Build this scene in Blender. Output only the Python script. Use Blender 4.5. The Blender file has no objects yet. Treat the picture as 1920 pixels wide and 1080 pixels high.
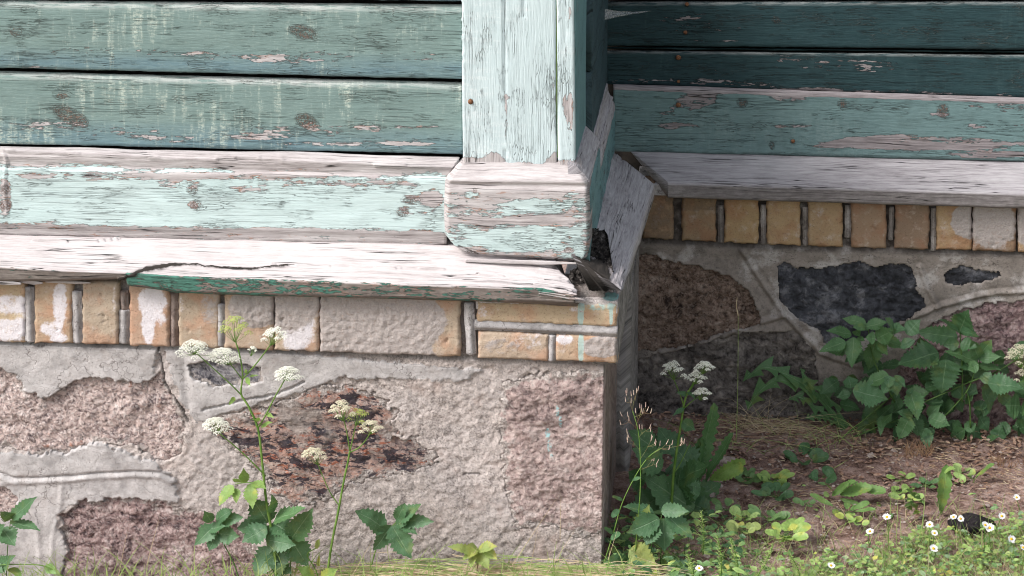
import bpy, math, random
import numpy as np
from mathutils import Vector, Matrix

# ------------------------------------------------------------------ camera
random.seed(7); RNG = np.random.default_rng(11)
FPX = 5500.0; PIT = math.radians(18.5); YAW = math.radians(5.51); DIST = 4.7
FW = np.array([-math.sin(YAW)*math.cos(PIT), math.cos(YAW)*math.cos(PIT), -math.sin(PIT)])
RT = np.array([math.cos(YAW), math.sin(YAW), 0.0]); UP = np.cross(RT, FW)
CAM = np.array([0, 0, 0.47]) - FW*DIST
sc = bpy.context.scene
cd = bpy.data.cameras.new('camera'); cam = bpy.data.objects.new('camera', cd)
sc.collection.objects.link(cam); sc.camera = cam
cd.sensor_width = 36; cd.lens = FPX/1920*36; cd.clip_end = 500; cd.clip_start = 0.1
mw = Matrix(((RT[0], UP[0], -FW[0], CAM[0]), (RT[1], UP[1], -FW[1], CAM[1]), (RT[2], UP[2], -FW[2], CAM[2]), (0, 0, 0, 1)))
cam.matrix_world = mw
# ------------------------------------------------------------------ light
SUN_AZ = math.radians(-56)      # where the sun stands, measured from the viewer's side of the wall: negative is to the left
SUN_EL = math.radians(44)
w = bpy.data.worlds.new('World'); sc.world = w; w.use_nodes = True
wn = w.node_tree.nodes; wl = w.node_tree.links; wn.clear()
sky = wn.new('ShaderNodeTexSky'); sky.sky_type = 'NISHITA'; sky.sun_disc = False
sun_dir = Vector((math.sin(SUN_AZ)*math.cos(SUN_EL), -math.cos(SUN_AZ)*math.cos(SUN_EL), math.sin(SUN_EL)))
sky.sun_elevation = SUN_EL; sky.sun_rotation = math.atan2(sun_dir.x, sun_dir.y)
sky.air_density = 1.0; sky.dust_density = 3.0
hs = wn.new('ShaderNodeHueSaturation'); hs.inputs['Saturation'].default_value = 0.35
bg = wn.new('ShaderNodeBackground'); bg.inputs['Strength'].default_value = 0.15
wo = wn.new('ShaderNodeOutputWorld')
wl.new(sky.outputs[0], hs.inputs['Color']); wl.new(hs.outputs[0], bg.inputs[0]); wl.new(bg.outputs[0], wo.inputs[0])
sl = bpy.data.lights.new('sun', 'SUN'); sl.energy = 2.45; sl.angle = math.radians(19); sl.color = (1, 0.965, 0.93)
so = bpy.data.objects.new('sun', sl); sc.collection.objects.link(so)
so.rotation_euler = sun_dir.to_track_quat('Z', 'Y').to_euler(); so.location = (-4, -6, 6)
sc.view_settings.view_transform = 'Standard'; sc.view_settings.look = 'None'
sc.view_settings.exposure = 0.48; sc.view_settings.gamma = 1
sc.cycles.max_bounces = 6; sc.cycles.filter_width = 1.05

# ------------------------------------------------------------------ projection helpers (points taken off the photograph onto real planes)
def ray(x, y): return FW + RT*(x-960)/FPX + UP*(540-y)/FPX
def PY(x, y, Y): d = ray(x, y); return CAM + d*(Y-CAM[1])/d[1]
def PX(x, y, X): d = ray(x, y); return CAM + d*(X-CAM[0])/d[0]
def PZ(x, y, Z): d = ray(x, y); return CAM + d*(Z-CAM[2])/d[2]
def proj(P):
    d = P-CAM; wv = d@FW
    return 960+FPX*(d@RT)/wv, 540-FPX*(d@UP)/wv

# ------------------------------------------------------------------ noise
_g = RNG.normal(size=(256, 3)); _g /= np.linalg.norm(_g, axis=1)[:, None]
_p = RNG.permutation(256); _p = np.concatenate([_p, _p, _p])
def pn(x, y, z=0.0):
    x, y, z = np.broadcast_arrays(np.asarray(x, float), y, z)
    xi = np.floor(x).astype(int); yi = np.floor(y).astype(int); zi = np.floor(z).astype(int)
    xf, yf, zf = x-xi, y-yi, z-zi
    xi &= 255; yi &= 255; zi &= 255
    f = lambda t: t*t*t*(t*(t*6-15)+10)
    u, v, ww = f(xf), f(yf), f(zf); r = 0
    for dx in (0, 1):
        for dy in (0, 1):
            for dz in (0, 1):
                h = _p[_p[_p[(xi+dx) & 255]+((yi+dy) & 255)]+((zi+dz) & 255)]
                g = _g[h]
                d = g[..., 0]*(xf-dx)+g[..., 1]*(yf-dy)+g[..., 2]*(zf-dz)
                r = r + d*(u if dx else 1-u)*(v if dy else 1-v)*(ww if dz else 1-ww)
    return r*1.6
def fbm(x, y, z=0.0, o=4, g=0.5, ridge=False):
    r = 0; a = 1; s = 0
    for i in range(o):
        n = pn(x*2**i, y*2**i, z+i*7.3)
        if ridge: n = 1-2*np.abs(n)
        r = r+a*n; s += a; a *= g
    return r/s
def sdf(px, py, poly):
    P = np.array(poly, float); n = len(P); d = np.full(px.shape, 1e9); ins = np.zeros(px.shape, bool)
    for i in range(n):
        a = P[i]; b = P[(i+1) % n]; e = b-a
        t = np.clip(((px-a[0])*e[0]+(py-a[1])*e[1])/(e@e), 0, 1)
        d = np.minimum(d, np.hypot(px-a[0]-t*e[0], py-a[1]-t*e[1]))
        c = ((a[1] > py) != (b[1] > py))
        if abs(e[1]) > 1e-9: ins ^= c & (px < a[0]+(py-a[1])/e[1]*e[0])
    return np.where(ins, -d, d)
def warp(px, py, a=9, s=.03, seed=0):
    return px+a*fbm(px*s, py*s, seed, 4, .6), py+a*fbm(px*s, py*s, seed+20, 4, .6)
def pldist(px, py, pl):
    d = np.full(px.shape, 1e9)
    for a, b in zip(pl[:-1], pl[1:]):
        a = np.array(a, float); e = np.array(b, float)-a
        t = np.clip(((px-a[0])*e[0]+(py-a[1])*e[1])/(e@e), 0, 1)
        d = np.minimum(d, np.hypot(px-a[0]-t*e[0], py-a[1]-t*e[1]))
    return d
def sstep(x, a, b): t = np.clip((x-a)/(b-a), 0, 1); return t*t*(3-2*t)
def blobs(px, py, L):
    """(cx,cy,rx,ry,amp[,angle in degrees]) soft ellipses"""
    r = np.zeros(px.shape)
    for b in L:
        dx, dy = px-b[0], py-b[1]
        if len(b) > 5:
            c, s = math.cos(math.radians(b[5])), math.sin(math.radians(b[5])); dx, dy = dx*c+dy*s, -dx*s+dy*c
        q = np.sqrt((dx/b[2])**2+(dy/b[3])**2)
        r = r+b[4]*(1-sstep(q, 0.55, 1.15))
    return r

# ------------------------------------------------------------------ objects
def link(o, parent=None):
    sc.collection.objects.link(o)
    if parent is not None: o.parent = parent
    return o
def tag(o, label=None, cat=None, group=None, kind=None):
    if label: o['label'] = label
    if cat: o['category'] = cat
    if group: o['group'] = group
    if kind: o['kind'] = kind
    return o
def empty(name, label, cat, loc=(0, 0, 0), group=None):
    o = bpy.data.objects.new(name, None); o.empty_display_size = 0.05; o.location = loc
    return tag(link(o), label, cat, group)
def mesh(name, V, F, mat, parent=None, attrs=None, smooth=True):
    me = bpy.data.meshes.new(name)
    V = np.asarray(V, float).reshape(-1, 3)
    if parent is not None: V = V-np.array(parent_world(parent))
    if isinstance(F, np.ndarray):
        k = F.shape[1]
        me.vertices.add(len(V)); me.vertices.foreach_set('co', V.ravel())
        me.loops.add(F.size); me.loops.foreach_set('vertex_index', F.ravel().astype(np.int32))
        me.polygons.add(len(F)); me.polygons.foreach_set('loop_start', np.arange(0, F.size, k, dtype=np.int32))
        me.update(calc_edges=True); me.validate()
    else:
        me.from_pydata([tuple(v) for v in V], [], F)
    if smooth: me.polygons.foreach_set('use_smooth', [True]*len(me.polygons))
    for k_, a in (attrs or {}).items():
        a = np.asarray(a, np.float32)
        if a.ndim == 2:
            at = me.attributes.new(k_, 'FLOAT_VECTOR', 'POINT'); at.data.foreach_set('vector', a.ravel())
        else:
            at = me.attributes.new(k_, 'FLOAT', 'POINT'); at.data.foreach_set('value', a.ravel())
    mats = mat if isinstance(mat, (list, tuple)) else [mat]
    for m in mats: me.materials.append(m)
    return link(bpy.data.objects.new(name, me), parent)
def parent_world(p):
    v = Vector((0, 0, 0))
    while p is not None: v += p.location; p = p.parent
    return v
def gridfaces(n, m, off=0):
    i = np.arange(n-1)[:, None]*m+np.arange(m-1)[None, :]
    return (np.stack([i, i+m, i+m+1, i+1], -1).reshape(-1, 4)+off).astype(np.int64)
def resample(path, res, w0=None):
    """per-segment counts from the first station so all stations agree"""
    return [max(1, int(math.ceil(np.linalg.norm(path[i+1]-path[i])/res))) for i in range(len(path)-1)]
def loft(name, st, mat, parent=None, ru=0.005, rv=0.004, disp=None, masks=None, knots=None, swap=False, flip=False, caps=True, extra=None, endfn=None):
    """surface through stations; each station is a list of world points. grain runs along u (between stations) unless swap."""
    st = [np.array(s, float) for s in st]
    cnt = resample(st[0], rv)
    cols = []
    for s in st:
        pts = [s[0]]
        for i, c in enumerate(cnt):
            for k in range(1, c+1): pts.append(s[i]+(s[i+1]-s[i])*k/c)
        cols.append(np.array(pts))
    rows = [cols[0]]
    for a, b in zip(cols[:-1], cols[1:]):
        n = max(1, int(math.ceil(np.linalg.norm(b-a, axis=1).max()/ru)))
        for k in range(1, n+1): rows.append(a+(b-a)*k/n)
    P = np.array(rows); n, m = P.shape[:2]
    u = np.concatenate([[0], np.cumsum(np.linalg.norm(np.diff(P[:, m//2], axis=0), axis=1))])
    v = np.concatenate([[0], np.cumsum(np.linalg.norm(np.diff(P[n//2], axis=0), axis=1))])
    U_, V_ = np.meshgrid(u, v, indexing='ij')
    rnd = random.random()*50
    du = np.gradient(P, axis=0) if n > 1 else None; dv = np.gradient(P, axis=1)
    N = np.cross(du, dv); N /= np.linalg.norm(N, axis=2)[..., None]+1e-12
    if flip: N = -N
    px, py = proj(P.reshape(-1, 3)); px = px.reshape(n, m); py = py.reshape(n, m)
    if disp is not None:
        d = disp(U_, V_, px, py, rnd)
        P = P+N*d[..., None]
    if endfn is not None: P = endfn(P, U_, V_, px, py, rnd)
    at = {'gc': np.stack([V_ if swap else U_, U_ if swap else V_, np.full(U_.shape, rnd)], -1).reshape(-1, 3),
          'bare': np.zeros(n*m), 'knot': np.zeros(n*m)}
    if masks is not None: at['bare'] = (masks(U_, V_, px, py) if callable(masks) else blobs(px, py, masks)).ravel()
    if knots: at['knot'] = blobs(px, py, knots).ravel()
    if extra:
        for k_, f in extra.items(): at[k_] = f(U_, V_, px, py).ravel()
    F = gridfaces(n, m)
    if flip: F = F[:, ::-1]
    F = [tuple(q) for q in F.tolist()]
    if caps:
        a = tuple(range(m)); b = tuple((n-1)*m+i for i in range(m))
        F += [a if not flip else a[::-1], b[::-1] if not flip else b]
    o = mesh(name, P.reshape(-1, 3), F, mat, parent, at)
    return o
def wood_disp(amp=0.0006, lump=0.0012, sy=90):
    def f(u, v, px, py, r):
        return lump*fbm(u*9, v*14, r, 3)+amp*fbm(u*12, v*sy, r+3, 4)
    return f

# ------------------------------------------------------------------ material language
class M:
    def __init__(s, name):
        s.m = bpy.data.materials.new(name); s.m.use_nodes = True; s.nt = s.m.node_tree; s.nt.nodes.clear(); s.c = {}
    def put(s, sock, v):
        if v is None: return
        if isinstance(v, bpy.types.NodeSocket): s.nt.links.new(v, sock)
        else:
            try: sock.default_value = v
            except Exception: sock.default_value = tuple(v)+(1,)
    def n(s, t, ins=None, **pr):
        nd = s.nt.nodes.new(t)
        for k, v in pr.items(): setattr(nd, k, v)
        for k, v in (ins or {}).items(): s.put(nd.inputs[k], v)
        return nd
    def attr(s, name, out='Fac'):
        k = (name, out)
        if k not in s.c: s.c[k] = s.n('ShaderNodeAttribute', attribute_name=name).outputs[out]
        return s.c[k]
    def ma(s, op, a, b=None, c=None, clamp=False):
        i = {0: a}
        if b is not None: i[1] = b
        if c is not None: i[2] = c
        return s.n('ShaderNodeMath', i, operation=op, use_clamp=clamp).outputs[0]
    def add(s, a, b): return s.ma('ADD', a, b)
    def mul(s, a, b): return s.ma('MULTIPLY', a, b)
    def sub(s, a, b): return s.ma('SUBTRACT', a, b)
    def mx(s, f, a, b, mode='MIX'):
        nd = s.n('ShaderNodeMix', data_type='RGBA', blend_type=mode); nd.clamp_factor = True
        s.put(nd.inputs[0], f)
        for k, v in ((6, a), (7, b)):
            s.put(nd.inputs[k], v if isinstance(v, bpy.types.NodeSocket) else (tuple(v)+(1,))[:4])
        return nd.outputs[2]
    def sm(s, x, a, b, lo=0.0, hi=1.0):
        return s.n('ShaderNodeMapRange', {0: x, 1: a, 2: b, 3: lo, 4: hi}, interpolation_type='SMOOTHSTEP').outputs[0]
    def lin(s, x, a, b, lo=0.0, hi=1.0):
        return s.n('ShaderNodeMapRange', {0: x, 1: a, 2: b, 3: lo, 4: hi}).outputs[0]
    def sv(s, v, k): return s.n('ShaderNodeVectorMath', {0: v, 1: k}, operation='MULTIPLY').outputs[0]
    def av(s, v, k): return s.n('ShaderNodeVectorMath', {0: v, 1: k}, operation='ADD').outputs[0]
    def noise(s, v, scale=5.0, detail=4.0, rough=0.5, dist=0.0, out='Fac'):
        return s.n('ShaderNodeTexNoise', {'Vector': v, 'Scale': scale, 'Detail': detail, 'Roughness': rough, 'Distortion': dist}).outputs[out]
    def vor(s, v, scale=5.0, feature='F1', out='Distance', rand=1.0):
        return s.n('ShaderNodeTexVoronoi', {'Vector': v, 'Scale': scale, 'Randomness': rand}, feature=feature).outputs[out]
    def ramp(s, f, st):
        nd = s.n('ShaderNodeValToRGB', {0: f}); e = nd.color_ramp.elements
        while len(e) < len(st): e.new(0.5)
        for k, (p_, c) in enumerate(st): e[k].position = p_; e[k].color = (tuple(c)+(1,))[:4]
        return nd.outputs[0]
    def bump(s, h, dist=0.001, strength=1.0, nrm=None):
        return s.n('ShaderNodeBump', {'Height': h, 'Distance': dist, 'Strength': strength, 'Normal': nrm}).outputs[0]
    def done(s, color, rough=0.8, nrm=None, spec=0.3, **kw):
        b = s.n('ShaderNodeBsdfPrincipled', {'Base Color': color if isinstance(color, bpy.types.NodeSocket) else (tuple(color)+(1,))[:4], 'Roughness': rough, 'Normal': nrm, 'Specular IOR Level': spec})
        for k, v in kw.items(): s.put(b.inputs[k], v)
        o = s.n('ShaderNodeOutputMaterial'); s.nt.links.new(b.outputs[0], o.inputs[0]); s.b = b; s.o = o
        return s.m

def paint_mat(name, c1, c2, chalk=None, chalk_amt=0.0, wood=((.13, .12, .12), (.36, .33, .33), (.62, .58, .58)), primer=(.42, .25, .19),
              base=0.30, crack=0.5, busy=1.0, chip=1.0, rough=0.6, streak_v=False, dirt=0.3, primer_amt=0.5):
    m = M(name)
    g = m.attr('gc', 'Vector'); bare = m.attr('bare'); knot = m.attr('knot')
    warp = m.noise(g, 9, 2, .5, 0, 'Color')
    gw = m.av(g, m.sv(m.av(warp, (-.5, -.5, -.5)), (.02, .006, 0)))
    # wood underneath
    fine = m.noise(m.sv(gw, (26, 430, 1)), 1, 7, .72)
    mid = m.noise(m.sv(gw, (8, 150, 1)), 1, 5, .65)
    big = m.noise(m.sv(g, (4, 14, 1)), 1, 3, .5)
    wf = m.add(m.add(m.mul(fine, .55), m.mul(mid, .35)), m.mul(big, .2))
    wcol = m.ramp(wf, [(.40, wood[0]), (.53, wood[1]), (.66, wood[2])])
    ck = m.noise(m.sv(gw, (2.2, 95, 1)), 1, 3, .55)
    ckl = m.sm(m.ma('ABSOLUTE', m.sub(ck, .5)), .0, .010, 1, 0)
    ckl = m.mul(ckl, m.sm(m.noise(m.sv(g, (7, 22, 1)), 1, 2), .47, .56))
    wcol = m.mx(m.attr('aged'), wcol, m.mx(1.0, wcol, (.46, .43, .39), 'MULTIPLY'))
    wcol = m.mx(ckl, wcol, (.035, .03, .028))
    # paint presence
    n1 = m.noise(m.sv(gw, (32*chip, 150*chip, 1)), 1, 10, .74)
    n2 = m.noise(m.sv(gw, (90, 460, 3)), 1, 3, .6)
    vo = m.vor(m.sv(gw, (70*chip, 260*chip, 3)), 1, 'F1', 'Color')
    vs = m.n('ShaderNodeSeparateColor', {0: vo}).outputs[0]
    f = m.add(m.add(m.mul(n1, .74), m.mul(n2, .14)), m.mul(vs, .12))
    thr = m.add(m.add(bare, base), m.mul(knot, .12))
    diff = m.sub(f, thr)
    pres = m.sm(diff, 0, .012)
    # paint colour
    pc = m.mx(m.noise(m.sv(g, (6, 18, 1)), 1, 4, .6), c1, c2)
    pc = m.mx(m.mul(m.sm(m.noise(m.sv(gw, (14, 300, 1)), 1, 4, .6), .5, .75), .35*busy), pc, [x*.72 for x in c1])
    pc = m.mx(m.mul(m.attr('cool'), m.noise(m.sv(g, (9, 50, 2)), 1, 3)), pc, (c1[0]*.86, c1[1]*.93, c1[2]*1.13))
    if chalk is not None:
        s1 = m.noise(m.sv(g, (110, 12, 1)), 1, 6, .7)
        s2 = m.noise(m.sv(g, (5, 7, 1)), 1, 3, .5)
        s3 = m.noise(m.sv(g, (160, 420, 1)), 1, 5, .7)
        sk = m.mul(m.sm(m.add(s1, m.mul(s2, .9)), .98, 1.18), m.sm(s3, .38, .62))
        pc = m.mx(m.mul(sk, chalk_amt), pc, chalk)
        pc = m.mx(m.mul(m.sm(s3, .52, .75), .28*chalk_amt), pc, chalk)
    pc = m.mx(m.mul(m.sm(m.noise(m.sv(gw, (60, 700, 7)), 1, 5, .75), .48, .7), .35*busy), pc, [min(.9, x*1.35+.03) for x in c2])
    pc = m.mx(m.mul(m.sm(m.noise(m.sv(gw, (40, 260, 3)), 1, 6, .7), .5, .68), .42*busy), pc, [x*.62 for x in c1])
    # fine cracks in the paint, along the grain with short cross breaks
    pk = m.noise(m.sv(gw, (10, 240, 1)), 1, 5, .6)
    pkl = m.sm(m.ma('ABSOLUTE', m.sub(pk, .5)), .0, .012, 1, 0)
    pkl = m.mul(pkl, m.sm(m.noise(m.sv(g, (16, 40, 2)), 1, 3), .50, .60))
    vcr = m.vor(m.sv(gw, (45, 400, 2)), 1, 'DISTANCE_TO_EDGE')
    vcl = m.mul(m.sm(vcr, .0, .07, 1, 0), m.sm(m.add(m.noise(m.sv(g, (9, 26, 5)), 1, 3), m.mul(knot, .5)), .56, .66))
    pkl = m.ma('MAXIMUM', pkl, vcl)
    pc = m.mx(m.mul(pkl, crack), pc, (.05, .055, .05))
    # primer islands
    pri = m.mul(m.sm(m.noise(m.sv(gw, (30, 100, 4)), 1, 4, .6), .52, .58), m.sm(diff, -.07, -.03))
    under = m.mx(m.mul(pri, primer_amt), wcol, primer)
    col = m.mx(pres, under, pc)
    # shadow line painted in under the edges of lifted paint
    edge = m.mul(m.sm(diff, -.012, .0), m.sub(1, pres))
    col = m.mx(m.mul(edge, .55), col, (.06, .05, .045))
    # knots: ringed rough resin spots
    kf = m.ma('FRACT', m.add(m.mul(knot, 3.4), m.mul(m.noise(m.sv(g, (90, 160, 1)), 1, 4, .6), 1.6)))
    ring = m.sm(m.ma('ABSOLUTE', m.sub(kf, .5)), .0, .13, 1, 0)
    kn = m.mul(m.sm(knot, .12, .4), m.ma('MAXIMUM', ring, m.mul(m.sm(m.noise(m.sv(g, (420, 420, 1)), 1, 4, .7), .5, .56), m.sm(knot, .4, .8))))
    kc = m.mx(m.sm(m.noise(m.sv(g, (500, 500, 1)), 1, 2), .4, .6), (.30, .15, .10), (.10, .095, .085))
    col = m.mx(m.mul(kn, .72), col, kc)
    col = m.mx(m.mul(m.attr('dust_hilite'), m.sm(m.noise(m.sv(g, (30, 200, 9)), 1, 5, .65), .36, .56)), col, (.64, .63, .61))  # dusty wear and a painted highlight on board top edges
    dt = m.mul(m.sm(m.noise(m.sv(g, (18, 30, 9)), 1, 5, .65), .5, .75), dirt)
    col = m.mx(dt, col, (.20, .18, .16), 'MULTIPLY')
    gr = m.attr('grime_shade')
    col = m.mx(m.ma('MAXIMUM', m.mul(gr, m.sm(m.noise(m.sv(g, (60, 120, 9)), 1, 5, .7), .3, .62)), m.sm(gr, 1.0, 1.35)), col, (.04, .034, .03))  # real grime, plus shade painted dark into cracks and creases
    h = m.add(m.mul(pres, m.add(.8, m.mul(m.sm(diff, 0, .05, 1, 0), .5))), m.mul(fine, .35))
    h = m.sub(h, m.mul(ckl, 1.2)); h = m.sub(h, m.mul(m.mul(pkl, pres), .5))
    h = m.add(h, m.mul(m.noise(m.sv(gw, (25, 330, 1)), 1, 4, .6), .5))
    h = m.sub(h, m.mul(kn, .8))
    nr = m.bump(h, .0017, 1.0)
    return m.done(col, m.sm(pres, 0, 1, .9, rough), nr, .25)

def rough_mat(name, cols, scale=60, bumpd=.002, spots=None, rough=.9, blotch=None, crystal=0.0, spec=.15, stretch=1.0):
    """granular masonry / stone. cols: ramp colours; spots: (colour, threshold, scale); blotch: (colour, lo, hi, scale)"""
    m = M(name)
    g = m.attr('gc', 'Vector')
    gw = m.av(g, m.sv(m.av(m.noise(g, 18, 3, .6, 0, 'Color'), (-.5, -.5, -.5)), (.03, .03, .03)))
    n1 = m.noise(gw, scale, 8, .7); n2 = m.noise(gw, scale*.16, 4, .6)
    f = m.add(m.mul(n1, .65), m.mul(n2, .35))
    k = len(cols)
    gs_ = m.sv(gw, (1, stretch, 1))
    col = m.ramp(f, [(.40+.21*i/(k-1), c) for i, c in enumerate(cols)])
    if crystal:
        vc = m.vor(gw, scale*4.5, 'F1', 'Color'); s_ = m.n('ShaderNodeSeparateColor', {0: vc})
        col = m.mx(m.mul(m.sm(s_.outputs[0], .3, 1), crystal), col, cols[-1])
        col = m.mx(m.mul(m.sm(s_.outputs[1], .72, .9), crystal), col, cols[0])
    for sp in (spots or []):
        col = m.mx(m.mul(m.sm(m.noise(m.av(gs_, (sp[2], 0, 0)), sp[2], 6, .7, .3), sp[1], sp[1]+.035), .9), col, sp[0])
    if blotch:
        for b in blotch:
            col = m.mx(m.mul(m.sm(m.noise(m.av(g, (b[3], 0, 3)), b[3], 5, .6), b[1], b[2]), .8), col, b[0])
    fl = m.attr('film')
    col = m.mx(m.sm(m.add(fl, m.mul(m.sub(m.noise(m.av(g, (6, 1, 0)), 42, 7, .75), .5), 2.2)), .42, .62), col, m.mx(m.sm(m.noise(g, 320, 5, .7), .38, .62), (.36, .31, .285), (.62, .56, .53)))
    st = m.attr('stain')
    col = m.mx(m.mul(m.sm(st, .25, .8), m.sm(m.add(m.noise(gw, 120, 5, .7), m.mul(st, .25)), .42, .6)), col, (.74, .71, .72))
    tq = m.attr('drip')
    col = m.mx(m.mul(m.sm(tq, .3, .6), m.sm(m.noise(gw, 210, 4, .7), .44, .54)), col, (.40, .62, .63))
    dk = m.attr('grime_shade')
    col = m.mx(m.mul(dk, m.sm(m.noise(gw, 70, 5, .7), .3, .6)), col, (.06, .05, .045))
    fc = m.n('ShaderNodeSeparateColor', {0: m.vor(gw, scale*2.6, 'F1', 'Color')}).outputs[0]
    pit = m.sm(m.noise(m.av(g, (4, 4, 4)), scale*1.9, 5, .7), .57, .66)
    col = m.mx(m.mul(pit, .45), col, [x*.35 for x in cols[0]])
    h = m.add(m.add(m.mul(n1, 1.3), m.mul(m.noise(gw, scale*3.5, 5, .7), .6)), m.add(m.mul(m.vor(gw, scale*1.6, 'SMOOTH_F1'), .4), m.mul(fc, .28)))
    h = m.sub(h, m.mul(pit, .4))
    return m.done(col, rough, m.bump(h, bumpd*1.25, .95), spec)

def mortar_mat(name, smooth_c, rough_c, dark=1.0):
    m = M(name)
    g = m.attr('gc', 'Vector'); sm_ = m.attr('smooth')
    n1 = m.noise(g, 45, 7, .66); n2 = m.noise(g, 9, 4, .6); n3 = m.noise(g, 320, 5, .7)
    a = m.ramp(m.add(m.mul(n1, .5), m.mul(n2, .5)), [(.38, [x*.66 for x in smooth_c]), (.5, smooth_c), (.62, [min(.8, x*1.2) for x in smooth_c])])
    b = m.ramp(m.add(m.mul(n3, .55), m.mul(n1, .45)), [(.40, [x*.50 for x in rough_c]), (.49, rough_c), (.60, [min(.85, x*1.3) for x in rough_c])])
    b = m.mx(m.mul(m.sm(m.noise(g, 6, 4, .6), .48, .62), .5), b, (rough_c[0]*1.12, rough_c[1]*1.16, rough_c[2]*1.2))
    b = m.mx(m.mul(m.sm(m.noise(m.av(g, (7, 1, 2)), 14, 4, .6), .56, .68), .55), b, (rough_c[0]*.80, rough_c[1]*.70, rough_c[2]*.66))
    a = m.mx(m.mul(m.sm(m.noise(m.av(g, (3, 5, 1)), 16, 6, .65), .5, .62), .5), a, (.66, .63, .62))
    a = m.mx(m.mul(m.sm(m.noise(m.av(g, (9, 2, 1)), 22, 6, .7), .52, .7), .55), a, [x*.68 for x in rough_c])
    hc = m.sm(m.ma('ABSOLUTE', m.sub(m.noise(m.av(g, (1, 8, 1)), 13, 4, .6), .5)), 0, .006, 1, 0)
    a = m.mx(m.mul(m.sm(m.noise(g, 210, 6, .75), .5, .62), .35), a, [x*.55 for x in rough_c])
    a = m.mx(m.mul(m.mul(hc, m.sm(n2, .48, .55)), .7), a, (.14, .12, .11))
    col = m.mx(m.sm(m.add(sm_, m.mul(m.sub(n1, .5), .6)), .42, .55), b, a)
    col = m.mx(m.mul(m.sm(m.noise(g, 260, 3, .6), .63, .68), .6), col, (.09, .08, .075))
    st = m.attr('stain'); col = m.mx(m.mul(st, m.sm(n3, .35, .6)), col, (.72, .69, .70))
    tq = m.attr('drip'); col = m.mx(m.mul(m.sm(tq, .3, .6), m.sm(n3, .35, .5)), col, (.33, .60, .58))
    dk = m.attr('grime_shade'); col = m.mx(m.mul(dk, m.sm(n1, .25, .6)), col, (.05, .042, .038))  # dirt, plus shadow painted into the brick joints
    h1 = m.add(m.mul(n1, .8), m.mul(n3, .28))
    h2 = m.add(m.mul(m.noise(g, 230, 9, .82), 2.2), m.mul(m.vor(m.av(g, m.sv(m.noise(g, 40, 3, .5, 0, 'Color'), (.02, .02, .02))), 420, 'SMOOTH_F1'), .5))
    h = m.n('ShaderNodeMix', {0: sm_}, data_type='FLOAT'); m.put(h.inputs[2], h2); m.put(h.inputs[3], m.sub(m.add(m.mul(h1, .8), m.mul(n3, .25)), m.mul(hc, .3)))
    return m.done(col, .95, m.bump(h.outputs[0], .0026, .75), .1)

def brick_mat(name, tones):
    m = M(name); g = m.attr('gc', 'Vector')
    w_ = m.n('ShaderNodeSeparateXYZ', {0: g}).outputs[2]
    sel = m.n('ShaderNodeTexWhiteNoise', {'W': w_}, noise_dimensions='1D').outputs[0]
    k = len(tones)
    base_t = tones[0]
    base = m.ramp(sel, [(i/(k-1) if k > 1 else 0, t) for i, t in enumerate(tones)])
    n1 = m.noise(g, 60, 6, .65); n2 = m.noise(g, 22, 4, .6); n3 = m.noise(g, 330, 4, .6)
    col = m.mx(m.mul(m.sm(n2, .42, .65), .5), base, [base_t[0]*1.0, base_t[1]*.68, base_t[2]*.62])
    col = m.mx(m.mul(m.sm(n1, .5, .7), .4), col, (.58, .49, .42))
    col = m.mx(m.mul(m.sm(n3, .58, .68), .5), col, (.14, .09, .06))
    st = m.attr('stain')
    sm_ = m.mul(m.sm(m.add(st, m.mul(m.sub(m.noise(g, 60, 7, .75), .5), 3.2)), .25, .95), m.sm(m.add(m.noise(g, 190, 6, .75), m.mul(st, .2)), .42, .66))
    col = m.mx(m.mul(sm_, .93), col, (.77, .735, .77))
    rf = m.attr('render')
    col = m.mx(m.sm(m.add(rf, m.mul(m.sub(n1, .5), .8)), .4, .6), col, m.mx(n3, (.32, .275, .26), (.57, .515, .49)))
    tq = m.attr('drip'); col = m.mx(m.mul(m.sm(m.add(tq, m.mul(m.sub(m.noise(g, 120, 5, .7), .5), 1.1)), .4, .6), .8), col, (.42, .59, .56))
    dk = m.attr('grime_shade'); col = m.mx(m.mul(dk, m.sm(n1, .2, .6)), col, (.07, .05, .04))
    col = m.mx(m.mul(m.sm(m.noise(g, 150, 6, .7), .52, .68), .4), col, (.30, .20, .14))
    h = m.add(m.add(m.mul(n1, 1.2), m.mul(n3, .6)), m.mul(rf, m.mul(m.noise(g, 120, 7, .7), 2.0)))
    return m.done(col, .9, m.bump(h, .0018, .8), .15)

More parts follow.
